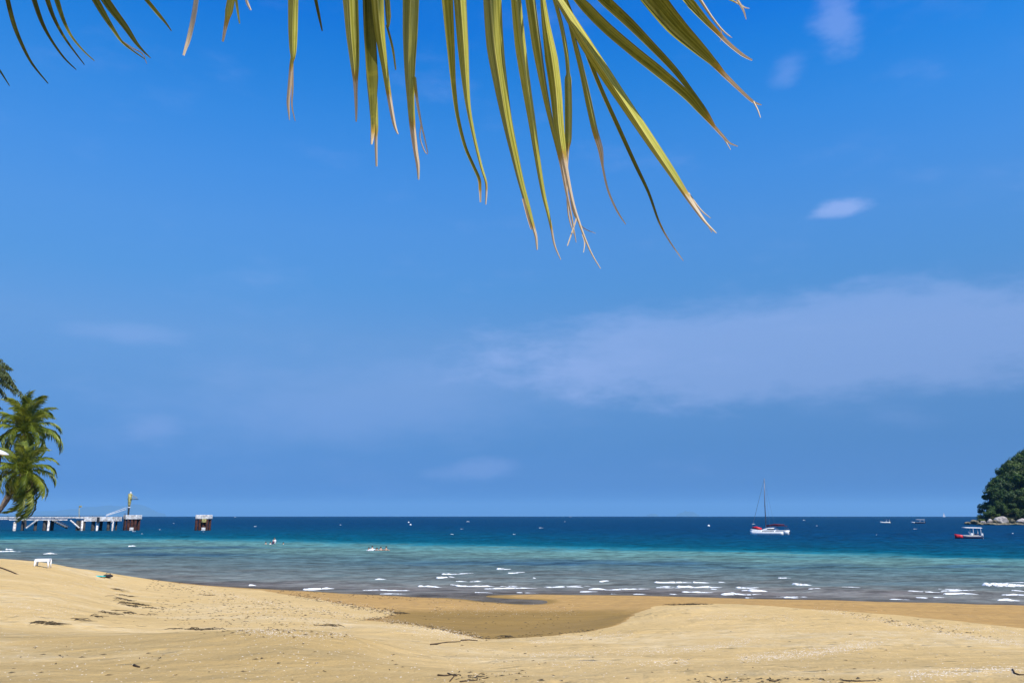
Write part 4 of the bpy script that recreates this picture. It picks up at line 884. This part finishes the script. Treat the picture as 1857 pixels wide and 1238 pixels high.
# ------------------------------------------------------------------ overhanging palm: fronds along the top of the picture
FD = 2.4                                     # distance of the leaflets
LEAF = [  # points (px, row, half width px), row where the blade starts to dry, brightness twist
 ([(358,-10,5),(352,30,5),(343,70,4.5),(337,88,3),(333,101,2)], -60, 10), ([(420,-10,8),(415,20,8),(412,35,5),(408,55,3.5),(404,76,2)], 20, -10), ([(426,-10,3),(430,20,2.5),(434,43,1.2)], 200, 60),
 ([(444,-12,3),(449,6,3),(455,19,1.5)], -30, 15), ([(532,-10,11),(531,50,10),(531,85,8),(531,104,5),(529,114,4),(526,150,4),(523,185,3.5),(524,205,2),(525,218,.8)], 104, 0),
 ([(569,-10,3.5),(577,28,3),(584,57,1.2)], 200, 70), ([(634,-10,17),(638,60,14),(642,110,10),(644,140,6),(645,165,4),(646,195,3),(646,221,1.5)], 118, -8),
 ([(663,-10,11),(666,70,13),(670,140,12),(673,190,7),(675,235,4),(674,262,1)], 215, 58), ([(667,-10,4),(673,110,6),(679,170,6),(682,228,5),(682,250,3.5),(683,302,2)], 226, 4),
 ([(684,-12,14),(689,55,11),(698,120,7),(707,180,5),(713,215,4),(717,232,3),(722,244,1)], 150, 6), ([(699,-12,5),(702,30,5),(703,50,2)], 60, 65), ([(700,45,2.5),(711,88,2.5),(717,127,1.4)], 300, 70),
 ([(745,-10,18),(743,60,16),(742,120,12),(744,180,8),(748,230,6.5),(754,275,5),(758,300,4),(759,326,1.5)], 205, -6), ([(752,140,4),(757,185,3),(764,225,2),(770,250,1.6),(776,278,1)], 150, 20),
 ([(807,-10,13),(814,80,9),(820,150,5.5),(828,210,4),(842,265,3.5),(857,300,3.5),(868,325,3.5),(870,345,3),(871,367,1.5)], 318, 48), ([(834,-10,14),(840,80,12),(845,150,8),(850,198,5),(860,250,3.5),(872,300,3),(881,330,2.6),(882,350,2.2),(881,371,1.2)], 315, 0),
 ([(891,-10,20),(897,80,19),(907,150,15),(918,215,11),(932,280,8.5),(945,335,6.5),(958,380,5),(967,412,3.6),(972,430,3),(974,453,1.5)], 392, -14), ([(948,360,3),(956,392,2.6),(963,416,1.5)], 330, 40),
 ([(935,-10,11),(944,80,12),(954,150,10),(965,220,8),(975,290,6),(985,350,4.6),(994,388,3.4),(1000,415,2.6),(1006,445,2),(1017,471,.8)], 392, 2),
 ([(963,-10,11),(976,85,10),(988,160,7),(1000,220,5),(1016,285,4.5),(1026,340,3),(1037,395,2),(1045,440,.8)], 265, 28),
 ([(983,-10,5),(990,45,9),(1000,105,14),(1008,165,13),(1013,225,11),(1020,275,7.5),(1028,318,4.5),(1040,372,3.2),(1058,425,2.2),(1073,460,1.6),(1089,487,.8)], 262, -4),
 ([(1003,-10,4),(1017,40,4.5),(1027,95,4.5),(1030,132,4),(1030,145,7.5),(1031,200,8),(1031,250,7.5),(1030,268,4),(1029,290,2.4),(1028,335,2),(1031,390,1.8),(1041,425,.8)], 252, 8),
 ([(1023,-10,4),(1040,65,5),(1055,125,6),(1068,185,7),(1079,235,6.5),(1089,268,6),(1092,288,4),(1094,305,2.4),(1103,345,2.2),(1119,382,2),(1135,407,.8)], 225, 24),
 ([(1022,-10,3),(1062,95,4.5),(1090,165,4.5),(1120,232,4.5),(1150,298,4),(1175,350,3),(1194,402,2.2),(1214,438,1.6),(1239,473,.7)], 392, 50),
 ([(1003,-15,7),(1030,28,10),(1060,77,13),(1100,138,13),(1140,198,12),(1180,258,11),(1215,310,9),(1240,348,6.5),(1262,380,4.5),(1280,404,2.6),(1299,423,1)], 330, -10),
 ([(1030,-18,6),(1060,18,11),(1100,58,11),(1150,100,11),(1190,131,11),(1240,172,9),(1268,202,6),(1290,226,3.6),(1310,248,3),(1322,260,2),(1338,266,.8)], 205, 52),
 ([(1068,-20,9),(1100,10,11),(1140,46,10),(1180,86,8),(1220,128,6.5),(1250,165,4.6),(1278,202,3.4),(1295,229,2)], 195, 60),
 ([(1140,-45,22),(1180,4,23),(1220,50,20),(1260,87,14),(1290,114,8),(1310,135,5),(1338,162,3.6),(1364,185,2.8),(1381,191,.8)], 112, 50),
 ([(1228,-20,7),(1255,12,9),(1280,40,6),(1300,60,4.5),(1320,80,4),(1345,100,3.2),(1364,110,1.4)], 38, 36), ([(1262,-12,3.5),(1290,30,2.4),(1310,55,1.8),(1327,69,.8)], -30, 20), ([(1328,-12,2.6),(1343,10,2.6),(1349,22,2),(1353,36,.8)], -60, 0),
 # split threads at the tips
 ([(530,110,2),(530,160,2),(529,192,1.5),(535,220,.8)], 60, 60), ([(1366,184,1.8),(1374,200,1.5),(1379,214,.7)], 0, 0), ([(1342,9,1.8),(1350,14,1.4),(1359,16,.7)], -60, 0), ([(1312,250,1.6),(1319,262,1.2),(1325,272,.6)], 0, 0),
 ([(1248,350,2.4),(1270,380,1.6),(1289,396,.7)], 200, 0), ([(1272,392,1.8),(1284,410,1.4),(1291,422,.7)], 200, 40), ([(764,225,1.4),(762,250,1.2),(770,274,1.2),(776,280,.7)], 100, 30), ([(1030,320,1.8),(1038,380,1.6),(1056,412,1.1),(1080,423,.5)], 100, 40),
 ([(1046,395,1.6),(1038,420,1.6),(1029,446,1.2)], 100, 10), ([(1056,425,1.4),(1060,440,1.2),(1058,458,.6)], 100, 40), ([(672,190,2.4),(674,225,2.2),(673,262,1.1)], 120, 20), ([(1306,50,1.3),(1309,66,1.2),(1306,76,.6)], -60, 0)]
LEAF2 = [([(9,-12,4.5),(22,40,4),(38,80,3),(58,117,2.2),(87,152,1)], 300, 62), ([(56,-12,4.5),(72,35,3.6),(90,70,2.6),(115,105,2),(138,127,.9)], 300, 66), ([(80,-12,5),(95,30,3.4),(118,72,2.4),(153,118,.9)], 300, 60),
 ([(97,-12,6),(112,32,4),(128,65,2.6),(150,92,1.8),(171,111,.9)], 300, 56), ([(163,-12,8),(185,25,6.5),(205,55,4),(222,78,2.4),(245,96,1.6),(263,108,.8)], 160, 50), ([(180,-12,9),(200,18,8.5),(225,50,6.5),(245,78,4),(258,92,2.4),(273,106,.9)], 120, 46),
 ([(254,-12,4.5),(285,25,4),(300,42,2.4),(311,57,.9)], 90, 40), ([(222,76,1.6),(240,88,1.4),(258,98,1.2),(266,116,.6)], 40, 40), ([(-40,60,4),(-16,108,2.2),(0,130,1.8),(17,156,.8)], 300, 60)]
def leaflet(pts, dry_row, twist, D0, D1, root, inv):
    """V-folded blade through photo points; root = world point on the midrib of the frond"""
    st = []; n_ = len(pts)
    def dep(i): return D0 + (D1 - D0) * i / (n_ - 1)
    W = [at_d(p[0], p[1], dep(i)) for i, p in enumerate(pts)]; hw = [p[2] * .84 * dep(i) / F for i, p in enumerate(pts)]; dr = [(p[1] - dry_row) / 34.0 for p in pts]
    if root is not None:
        c1 = W[0] + (W[0] - W[1]).normalized() * (root - W[0]).length * .45
        for k in range(4, -1, -1):
            t_ = (4 - k) / 5; q = root.lerp(c1, t_).lerp(c1.lerp(W[0], t_), t_); st.append((q, hw[0] * (0.45 + .55 * t_), -1.0))
    for i in range(n_):
        st.append((W[i], hw[i], dr[i]))
    # Catmull-Rom refinement
    fine = []
    for i in range(len(st) - 1):
        p0, p1, p2, p3 = (st[max(i - 1, 0)], st[i], st[i + 1], st[min(i + 2, len(st) - 1)])
        for q in range(4):
            t_ = q / 4; c = 0.5 * ((2 * p1[0]) + (p2[0] - p0[0]) * t_ + (2 * p0[0] - 5 * p1[0] + 4 * p2[0] - p3[0]) * t_ ** 2 + (3 * p1[0] - p0[0] - 3 * p2[0] + p3[0]) * t_ ** 3)
            fine.append((c, p1[1] + (p2[1] - p1[1]) * t_, p1[2] + (p2[2] - p1[2]) * t_))
    fine.append(st[-1]); b_ = MB(); dry = []; acr = []; alo = []; ph = random.uniform(0, 50); L = 0
    camp = Vector((0, 0, EYE)); tw0 = R(twist)
    for i, (c, h, d) in enumerate(fine):
        t_ = (fine[min(i + 1, len(fine) - 1)][0] - fine[max(i - 1, 0)][0]).normalized(); f_ = (camp - c).normalized(); n2 = t_.cross(f_).normalized(); f_ = n2.cross(t_).normalized()
        tw = tw0 + R(6) * math.sin(i * .21 + ph); kk = 1 / max(.45, abs(math.cos(tw)))
        sd = (n2 * math.cos(tw) + f_ * math.sin(tw)) * h * kk; nm = t_.cross(sd).normalized()
        ed = 1.0
        fold = nm * h * kk * (1.35 if d < .6 else 1.2) * inv
        for a in (-1, -.5, 0, 0, .5, 1): b_.v.append(tuple(c + sd * a * ed + fold * (abs(a) - .5))); acr.append(a); alo.append(ph + L * 6); dry.append(max(-1.0, min(1.3, d + 0.12 * math.sin(a * 5 + ph))))
        if i: L += (c - fine[i - 1][0]).length
        if i:
            o = (i - 1) * 6
            for k in (0, 1, 3, 4): b_.f.append((o + k, o + k + 1, o + k + 7, o + k + 6))
    b_.a = {'dry': np.array(dry) * .5 + .25, 'across': acr, 'along': alo, 'tone': [max(0, min(1, .12 + abs(twist) / 62 + random.uniform(-.12, .12)))] * len(b_.v)}  # tone follows the twist, painting turned blades as if shaded
    return b_
def overhead_palm():
    base = Vector((-3.4, -2.6, 0)); base.z = gz(base.x, base.y); crown = Vector((-2.5, .2, 8.1)); t_ = empty('coconut_palm', base); B0 = base
    b = MB(); pts = [Vector((0, 0, -.4)), Vector((.1, .5, 1.6)), Vector((.35, 1.5, 3.4)), crown - B0]
    b.tube(pts, [.21, .18, .16, .14], 12); b.build('trunk', M['bark'], t_, True)
    mats = [at_d(-330, -330, 2.2), at_d(60, -235, 2.35), at_d(430, -165, 2.42), at_d(800, -120, 2.45), at_d(1000, -75, 2.45), at_d(1120, -48, 2.43)]
    def rachis(pts_, r0, name):
        P = [Vector(p) - B0 for p in pts_]; fine = []
        for i in range(len(P) - 1):
            for q in range(6): fine.append(P[i].lerp(P[i + 1], q / 6))
        fine.append(P[-1]); fine = [sum((fine[max(0, min(len(fine) - 1, i + k))] for k in range(-2, 3)), Vector()) / 5 for i in range(len(fine))]
        b2 = MB(); b2.tube(fine, [r0 * (1 - .85 * i / len(fine)) for i in range(len(fine))], 8); return b2.build(name, M['palm_leaf_b'], t_, True), [p + B0 for p in fine]
    f1, R1 = rachis([crown] + mats, .028, 'frond')
    f1['label'] = 'front frond hanging along the top of the picture with dry brown leaflet tips'
    m2 = [at_d(-520, -300, 2.0), at_d(-330, -210, 2.2), at_d(-160, -140, 2.3), at_d(60, -80, 2.35), at_d(190, -42, 2.35)]
    f2, R2 = rachis([crown] + m2, .024, 'frond'); f2['label'] = 'thin dark frond end in the top left corner'
    def hang(L_, fr, RR):
        for k, (pts_, dr, tw) in enumerate(L_):
            top = at_d(pts_[0][0], pts_[0][1], 2.4); back = (top - at_d(pts_[1][0], pts_[1][1], 2.4)).normalized(); root = None
            if pts_[0][1] < 15:
                best = min(RR, key=lambda p: (p - top).length * (1.6 - (p - top).normalized().dot(back))); root = best
            D0 = 2.40 + random.uniform(-.06, .06); inv = -1 if tw > 30 else 1
            q = leaflet(pts_, dr, tw * .62, D0, D0 + random.uniform(-.10, .06), root, inv); q.v = [tuple(Vector(v) - B0) for v in q.v]
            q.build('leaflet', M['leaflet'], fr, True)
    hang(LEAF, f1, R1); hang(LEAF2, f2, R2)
    for k, (azd, pit) in enumerate(((2, -2), (14, 4), (27, -4), (38, 6))):  # extra unseen crown fronds, added to cast striped shade on the hanging leaflets
        o = bpy.data.objects.new('frond', FR[(0, 2, 2, 0)[k]]); col.objects.link(o); o.parent = t_; o.location = crown - B0; o.rotation_euler = (0, R(-pit), R(azd)); o.scale = (1.08,) * 3
    for k, azd in enumerate((100, 150, 195, 240, 285, 330, 128, 262)):
        o = bpy.data.objects.new('frond', FR[k % 3]); col.objects.link(o); o.parent = t_; o.location = crown - B0; o.rotation_euler = (0, R(-18 - 14 * (k % 3)), R(azd)); o.scale = (.92,) * 3
    tag(t_, 'overhanging coconut palm whose leaflets hang down into the top of the picture', 'palm tree')
overhead_palm()

# ------------------------------------------------------------------ people in the water
def person(px_, row_, label, shirt, depth_in, rz=0.0, bend=0.0, arms='down'):
    """standing or crouching in the water; depth_in = height of the water line on the body"""
    o = at_z(px_, row_); t_ = empty('person', (o.x, o.y, -depth_in), rz); me = bpy.data.meshes.new('body')
    V = [(0, 0, .95), (0, .02 + bend * .1, 1.2), (0, bend * .25, 1.42), (0, bend * .3, 1.52), (0, bend * .34 + .02, 1.62), (0, bend * .36 + .02, 1.74)]; E = [(0, 1), (1, 2), (2, 3), (3, 4), (4, 5)]; RD = [.15, .135, .13, .055, .095, .075]
    for s in (-1, 1):
        i = len(V); ar = {'down': [(s*.2, bend*.25, 1.38), (s*.27, .05 + bend*.3, 1.10), (s*.26, .18 + bend*.3, .88), (s*.25, .24 + bend*.3, .80)], 'out': [(s*.2, bend*.25, 1.39), (s*.44, .06, 1.28), (s*.64, .14, 1.2), (s*.72, .17, 1.18)]}[arms]
        V += ar; E += [(2, i), (i, i + 1), (i + 1, i + 2), (i + 2, i + 3)]; RD += [.062, .048, .04, .036]
        i = len(V); V += [(s*.10, 0, .86), (s*.11, -.02, .48), (s*.11, .02, .10), (s*.12, -.12, .04)]; E += [(0, i), (i, i + 1), (i + 1, i + 2), (i + 2, i + 3)]; RD += [.09, .062, .045, .04]
    me.from_pydata(V, E, []); ob = bpy.data.objects.new('body', me); col.objects.link(ob); ob.parent = t_
    m_ = ob.modifiers.new('skin', 'SKIN'); m_.use_smooth_shade = True
    for i, r_ in enumerate(RD): me.skin_vertices[0].data[i].radius = (r_ * (1.25 if i in (1, 2) else 1), r_)
    me.skin_vertices[0].data[0].use_root = True; ob.modifiers.new('sub', 'SUBSURF').levels = 2; ob.modifiers['sub'].render_levels = 2; me.materials.append(M['skin'])
    hb = Vector((0, bend * .36 + .02, 1.70)); b = MB()
    b.lathe([(.02, -.04), (.105, -.02), (.112, .04), (.09, .09), (.04, .12)], 12, (0, hb.y + .018, hb.z - .01)); b.build('hair', M['hair'], t_, True)
    if shirt:
        b = MB(); rg = []
        for z_, wx, wy in ((.88, .205, .165), (1.05, .20, .16), (1.25, .215, .16), (1.40, .235, .14), (1.46, .13, .10), (1.49, .08, .08)):
            yo = bend * .25 * max(0, (z_ - .9) / .5) + .01; rg.append([(wx * math.cos(k * PI / 6), yo + wy * math.sin(k * PI / 6), z_) for k in range(12)])
        b.loft(rg, False)
        for s in (-1, 1): b.tube([(s*.17, bend*.25, 1.39), (s*.24, .03 + bend*.28, 1.22)] if arms == 'down' else [(s*.17, bend*.25, 1.39), (s*.36, .05, 1.31)], [.085, .08], 10, False)
        b.build('shirt', M[shirt], t_, True)
    tag(t_, label, 'person', 'people in the water'); return t_
person(497.5, 984, 'person in a white shirt standing waist deep, tallest of the left bathers', 'shirt_w', .90, .3, .15)
person(494, 985.5, 'person in dark clothing bending beside the white-shirted bather', 'shirt_d', 1.0, -.8, .7)
person(490.5, 986, 'person low in the water just left of the dark-clothed bather', 'shirt_w', 1.42, .5, .1)
person(482, 985.5, 'person with only the head above water at the left of the left bathers', None, 1.45, .1)
person(514, 986, 'person low in the water alone, right of the left bathers', 'shirt_w', 1.5, 1.0)
for px_, lab, sh, dp in ((668, 'person at the left end of the row of swimmers', 'shirt_w', 1.38), (675, 'person second from the left in the row of swimmers, highest out of the water', 'shirt_w', 1.22), (683.5, 'person in the middle of the row of swimmers, lowest in the water', 'shirt_d', 1.42),
                         (691, 'person second from the right in the row of swimmers', None, 1.30), (700, 'person at the right end of the row of swimmers', None, 1.28)):
    person(px_, 997.5, lab, sh, dp, random.uniform(-.6, .6), .2, 'out')

# ------------------------------------------------------------------ things on the sand
def small_table():
    p = on_ground(77, 1027.5); t_ = empty('plastic_table', (p.x, p.y, p.z - .02), R(16)); H = 14.5 * p.y / F; W_ = H * 1.55
    b = MB(); b.box((0, 0, H - .025), (W_, W_ * .8, .05)); b.build('tabletop', M['plastic'], t_, bevel=.015)
    b = MB(); b.box((0, -W_ * .385, H - .085), (W_ * .92, .02, .08)); b.box((0, W_ * .385, H - .085), (W_ * .92, .02, .08)); b.box((-W_ * .47, 0, H - .085), (.02, W_ * .72, .08)); b.box((W_ * .47, 0, H - .085), (.02, W_ * .72, .08)); b.build('apron', M['plastic'], t_)
    for sx in (-1, 1):
        for sy in (-1, 1):
            b = MB(); b.tube([(sx * W_ * .49, sy * W_ * .39, -.05), (sx * W_ * .44, sy * W_ * .35, H - .05)], [.035, .05], 8); b.build('leg', M['plastic'], t_, True)
    tag(t_, 'small white plastic table standing on the left sand mound', 'table')
small_table()
def bottle():
    p = on_ground(111, 1023.5); b = MB(); b.lathe([(.03, 0), (.05, .01), (.05, .17), (.02, .24), (.02, .28), (.005, .285)], 10); o = b.build('plastic_bottle', M['plastic'], None, True); o.location = p; o.rotation_euler = (R(8), R(12), 0)
    tag(o, 'small white bottle upright on the sand right of the table', 'bottle')
bottle()
def bodyboard():
    p = on_ground(178, 1046); t_ = empty('bodyboard', p + Vector((-.1, .3, .0)), R(3)); t_.scale = (.75, .75, .75); b = MB(); rg = []
    for x_ in np.linspace(-.5, .5, 11):
        wd = .27 * (1 - abs(x_ / .52) ** 5) ** .5 if abs(x_) < .5 else .06; z_ = .12 * max(0, -x_ - .1) ; rg.append([(x_, -wd, z_), (x_, -wd, z_ + .05), (x_, 0, z_ + .06), (x_, wd, z_ + .05), (x_, wd, z_), (x_, 0, z_ - .005)])
    b.loft(rg); b.build('board', M['teal'], t_, True); b = MB(); b.tube([(.4, 0, .07), (.55, -.1, .05), (.62, .05, .03)], .012, 6); b.build('leash', M['black'], t_); tag(t_, 'turquoise bodyboard lying at the edge of the sand left of a black bag', 'bodyboard')
    p = on_ground(191, 1047.5); t_ = empty('bag', p + Vector((0, .3, .0)), .2); b = MB(); rg = []
    for x_ in np.linspace(-.27, .27, 9):
        q = math.sqrt(max(.02, 1 - (x_ / .28) ** 2)); rg.append([(x_, .14 * q * math.cos(k * PI / 5), .09 + .10 * q * math.sin(k * PI / 5) + .015 * math.sin(k * 3 + x_ * 20)) for k in range(10)])
    b.loft(rg); b.build('bag_body', M['black'], t_, True); b = MB(); b.tube([(-.14, 0, .17), (-.08, 0, .27), (.08, 0, .27), (.14, 0, .17)], .014, 6); b.build('handle', M['black'], t_); tag(t_, 'black bag lying beside the turquoise bodyboard at the water edge', 'bag')
bodyboard()
def stick(name, chain, r0, label, lift=None, parts=(), mat_='wood', cat='driftwood'):
    P = []
    for k, (px_, row_) in enumerate(chain):
        p = on_ground(px_, row_); p.z += r0 * .6 + (lift[k] if lift else 0); P.append(p)
    c = P[0].copy(); b = MB(); n_ = len(P); b.tube([p - c for p in P], [r0 * (1 - .7 * i / n_) for i in range(n_)], 7)
    for ch in parts:
        Q_ = [on_ground(*q) + Vector((0, 0, r0 * .7)) - c for q in ch]; b.tube(Q_, [r0 * .7 * (1 - .6 * i / len(Q_)) for i in range(len(Q_))], 6)
    o = b.build(name, M[mat_], None, True); o.location = c; tag(o, label, cat, 'driftwood on the sand'); return o
def pole():
    a = on_ground(36, 1041); p = at_y(-8, 1026, a.y); b = MB(); b.tube([Vector((0, 0, -.03)), (p - a) * .35, (p - a) * .7 + Vector((0, 0, .015)), p - a], [.02, .03, .032, .035], 7)
    q = on_ground(-8, 1044) - a; q.z = p.z - a.z; b.tube([(p - a) * .9, Vector((p.x - a.x - .02, 0.25, -.05 + gz(p.x, a.y + .25) - a.z))], .03, 6)
    o = b.build('bamboo_pole', M['wood'], None, True); o.location = a; tag(o, 'dark thin pole propped on the sand below the table at the left edge', 'pole')
pole()
stick('driftwood', [(781, 1169), (795, 1167), (812, 1164.5), (835, 1163.5)], .018, 'long thin stick, left of two in line before the channel tip')
stick('driftwood', [(836, 1161), (850, 1160), (866, 1161.5)], .02, 'thin stick, right of two in line before the channel tip')
stick('driftwood', [(794, 1224.5), (806, 1225.5), (818, 1224), (826, 1222.5)], .010, 'forked twig at the bottom edge in the middle, with a raised branch', None, [((816, 1235), (824, 1226), (834, 1217)), ((812, 1221), (822, 1224), (829, 1226))])
stick('driftwood', [(834, 1236), (850, 1234.5), (866, 1233)], .008, 'thin twig right of the forked one at the bottom edge')
stick('driftwood', [(1836, 1214), (1840, 1221), (1848, 1224), (1860, 1224)], .011, 'curved dark twig at the right edge near the bottom corner')
stick('driftwood', [(243, 1207), (248, 1209), (253, 1210)], .016, 'short dark stick on the smooth sand at the lower left')
for a_, b_, lab in ((1546, 1560, 'rightmost short dark twig along the bottom edge'), (1530, 1588, 'long thin dark twig along the bottom edge right of centre'), (1395, 1412, 'short dark twig along the bottom edge below the shell band')):
    stick('driftwood', [(a_, 1234.5), ((a_ + b_) / 2, 1235), (b_, 1234)], .008, lab)
def weed_clump(px_, row_, wpx, hpx, n_, seed, label):
    r_ = random.Random(seed); b = MB(); c = on_ground(px_, row_); k = c.y / F
    for i in range(n_):
        x_ = c.x + r_.gauss(0, .38) * wpx * k; y_ = c.y + r_.gauss(0, .33) * hpx * k * 5; z_ = gz(x_, y_); ln = r_.uniform(.10, .38); a = r_.gauss(0, .9); d = Vector((math.cos(a), math.sin(a), 0)); h = r_.uniform(.01, .06)
        p = Vector((x_, y_, z_)) - c; b.tube([p - d * ln, p - d * ln * .3 + Vector((0, r_.gauss(0, .04), h)), p + d * ln * .4 + Vector((0, r_.gauss(0, .04), h * .8)), p + d * ln], [.004, .010, .009, .003], 4)
    o = b.build('seaweed_clump', M['weed']); o.location = c; tag(o, label, 'seaweed', 'dry seaweed clumps on the sand')
for k, a in enumerate([(85, 1131, 36, 3, 60, 'dark seaweed clump farthest left on the sand below the table'), (140, 1124, 30, 2, 22, 'thin seaweed patch just right of the leftmost clump'), (178, 1118, 26, 2, 22, 'thin seaweed streak in the middle of the left debris line'),
    (202, 1113, 24, 2.4, 36, 'seaweed clump below the stacked dark streaks on the left slope'), (226, 1111, 40, 1.6, 38, 'long seaweed streak at the lower end of the stacked dark streaks'),
    (250, 1100.5, 56, 1.5, 50, 'longest dark seaweed streak in the stack on the left slope'), (238, 1094.5, 44, 2.6, 75, 'thickest dark seaweed streak in the stack on the left slope'), (222, 1087, 24, 1.8, 40, 'second seaweed streak from the top of the stack on the left slope'),
    (228, 1080.5, 26, 1.4, 26, 'thin seaweed streak between the upper ones on the left slope'), (216, 1070, 18, 1.8, 26, 'topmost dark seaweed streak of the stack on the left slope'), (356, 1141, 68, 1.6, 40, 'seaweed line at the crest of the near sand left of centre'),
    (380, 1079, 28, 1.2, 22, 'small seaweed streak near the upper shell bands'), (594, 1134, 24, 1.6, 26, 'small curved seaweed piece left of the channel'), (724, 1112, 14, 3, 46, 'seaweed heap at the point where debris meets the channel'),
    (1250, 1096, 46, .8, 120, 'dark seaweed strip along the far edge of the right mound'), (920, 1155, 10, 1.5, 16, 'tiny dark seaweed heap on the channel bank tip')]):
    weed_clump(a[0], a[1], a[2], a[3], int(a[4] * .36), k + 50, a[5])

def scatter(name, lines, m_, size, kind, seed, up=.3):
    """shell bits or weed crumbs thrown along polylines: (points, count, spread in rows)"""
    r_ = random.Random(seed); V = []
    for pts_, n_, spr in lines:
        for i in range(int(n_ * (1.7 if kind == 'shell' else 1.0))):
            t_ = r_.random() * (len(pts_) - 1); j = min(int(t_), len(pts_) - 2); f_ = t_ - j
            V.append((pts_[j][0] + (pts_[j+1][0] - pts_[j][0]) * f_ + r_.gauss(0, 5), pts_[j][1] + (pts_[j+1][1] - pts_[j][1]) * f_ + r_.gauss(0, spr)))
    V = [v for v in V if v[1] < 1262 and v[1] > 1018]
    # march all rays at once
    ys_ = np.geomspace(7, 70, 190); pr = np.array([tuple(ray(*v)) for v in V]); hit = np.full(len(V), np.nan); done = np.zeros(len(V), bool)
    for y_ in ys_:
        k = y_ / pr[:, 1]; z = EYE + pr[:, 2] * k; idx = np.where(~done)[0]
        if not len(idx): break
        g = ground(pr[idx, 0] * k[idx], np.full(len(idx), y_)); h_ = z[idx] <= g; hit[idx[h_]] = y_; done[idx[h_]] = True
    ok = np.where(done)[0]; y_ = hit[ok] * np.exp(rng.normal(0, .012, len(ok))); x_ = pr[ok, 0] / pr[ok, 1] * hit[ok] + rng.normal(0, .02, len(ok)); z_ = ground(x_, y_); b = MB()
    for x, y, z in zip(x_, y_, z_):
        s = size * r_.uniform(.5, 1.7) * (0.6 + y / 40); a = r_.uniform(0, 6.28); c, d = math.cos(a), math.sin(a); asp = r_.uniform(.35, .8) if kind == 'shell' else r_.uniform(.08, .25); h = s * up
        q = [(c * s, d * s, .004), (-d * s * asp, c * s * asp, .004), (-c * s, -d * s, .004), (d * s * asp, -c * s * asp, .004), (r_.gauss(0, .2) * s, r_.gauss(0, .2) * s, h + .004)]
        b.add([(x + p[0], y + p[1], z + p[2]) for p in q], [(0, 1, 4), (1, 2, 4), (2, 3, 4), (3, 0, 4)])
    o = b.build(name, M[m_]); return o
shells = scatter('shell_fragments', [
    ([(330, 1062), (420, 1080), (500, 1095), (580, 1106), (700, 1124), (800, 1142), (872, 1158)], 900, 3.0), ([(430, 1140), (520, 1150), (640, 1152)], 330, 5.0), ([(560, 1083), (640, 1100), (720, 1112)], 260, 3.0),
    ([(690, 1132), (780, 1148), (850, 1157)], 260, 5), ([(0, 1100), (60, 1105), (150, 1110)], 240, 10), ([(80, 1055), (160, 1060), (240, 1075)], 160, 7), ([(350, 1075), (450, 1105), (560, 1125), (640, 1128)], 700, 9),
    ([(960, 1165), (1060, 1158), (1150, 1150)], 240, 3), ([(1180, 1182), (1260, 1176), (1330, 1168), (1370, 1160)], 340, 3), ([(1340, 1195), (1420, 1188), (1480, 1183), (1530, 1176), (1590, 1165)], 900, 4.0),
    ([(960, 1188), (1080, 1183), (1180, 1181)], 200, 3), ([(1480, 1105), (1570, 1120), (1650, 1135), (1720, 1150), (1790, 1160), (1860, 1168)], 800, 3.0), ([(1690, 1136), (1760, 1138), (1857, 1150)], 260, 3.5),
    ([(1000, 1204), (1180, 1202), (1250, 1200)], 160, 3), ([(1640, 1225), (1740, 1219), (1857, 1212)], 320, 4), ([(1260, 1119), (1340, 1117), (1450, 1122)], 200, 3), ([(780, 1108), (900, 1106), (1050, 1108)], 200, 7), ([(0, 1170), (500, 1180), (930, 1180)], 240, 16),
    ([(0, 1215), (900, 1215), (1857, 1200)], 420, 20), ([(1240, 1128), (1500, 1130), (1700, 1170)], 260, 16)], 'shell', .0105, 'shell', 3)
tag(shells, 'bleached broken shell strewn in bands over the sand', 'shells', None, 'stuff')
crumbs = scatter('weed_crumbs', [
    ([(270, 1060), (340, 1070), (420, 1085), (520, 1100), (640, 1118)], 330, 5), ([(530, 1078), (600, 1092), (660, 1103), (722, 1110)], 420, 2.0), ([(722, 1112), (690, 1121), (655, 1123)], 130, 1.5), ([(280, 1100), (420, 1112), (600, 1122)], 330, 12),
    ([(700, 1126), (800, 1140), (878, 1157)], 190, 1.6), ([(780, 1085), (860, 1090), (930, 1092)], 50, 2), ([(1540, 1112), (1660, 1134), (1800, 1156)], 130, 3), ([(300, 1125), (420, 1140), (560, 1145)], 120, 8), ([(880, 1158), (1000, 1150), (1080, 1142)], 90, 1.5),
    ([(760, 1110), (950, 1130), (1050, 1125)], 90, 12), ([(880, 1232), (830, 1228), (960, 1222)], 60, 4), ([(1250, 1236), (1400, 1235), (1600, 1233)], 90, 2), ([(0, 1200), (900, 1200), (1800, 1190)], 130, 26), ([(500, 1071), (640, 1080), (760, 1086)], 130, 1.5)], 'weed', .035, 'weed', 4, .22)
tag(crumbs, 'dark crumbs of dry weed scattered along the tide lines', 'seaweed', None, 'stuff')

# ------------------------------------------------------------------ air
hb = MB(); hb.box((0, 21000, 220), (90000, 52000, 880)); hz = hb.build('haze', None); hz.data.materials.append(bpy.data.materials.new('haze_air')); hm = hz.data.materials[0]; hm.use_nodes = True; ht = hm.node_tree; ht.nodes.clear()
pv = N(ht, 'ShaderNodeVolumePrincipled'); pv.inputs['Color'].default_value = (0.30, 0.64, 1.0, 1); pv.inputs['Density'].default_value = 4.2e-5; pv.inputs['Anisotropy'].default_value = 0.0
ho = N(ht, 'ShaderNodeOutputMaterial'); ht.links.new(pv.outputs[0], ho.inputs['Volume']); tag(hz, 'thin sea haze in the air', 'haze', None, 'stuff')
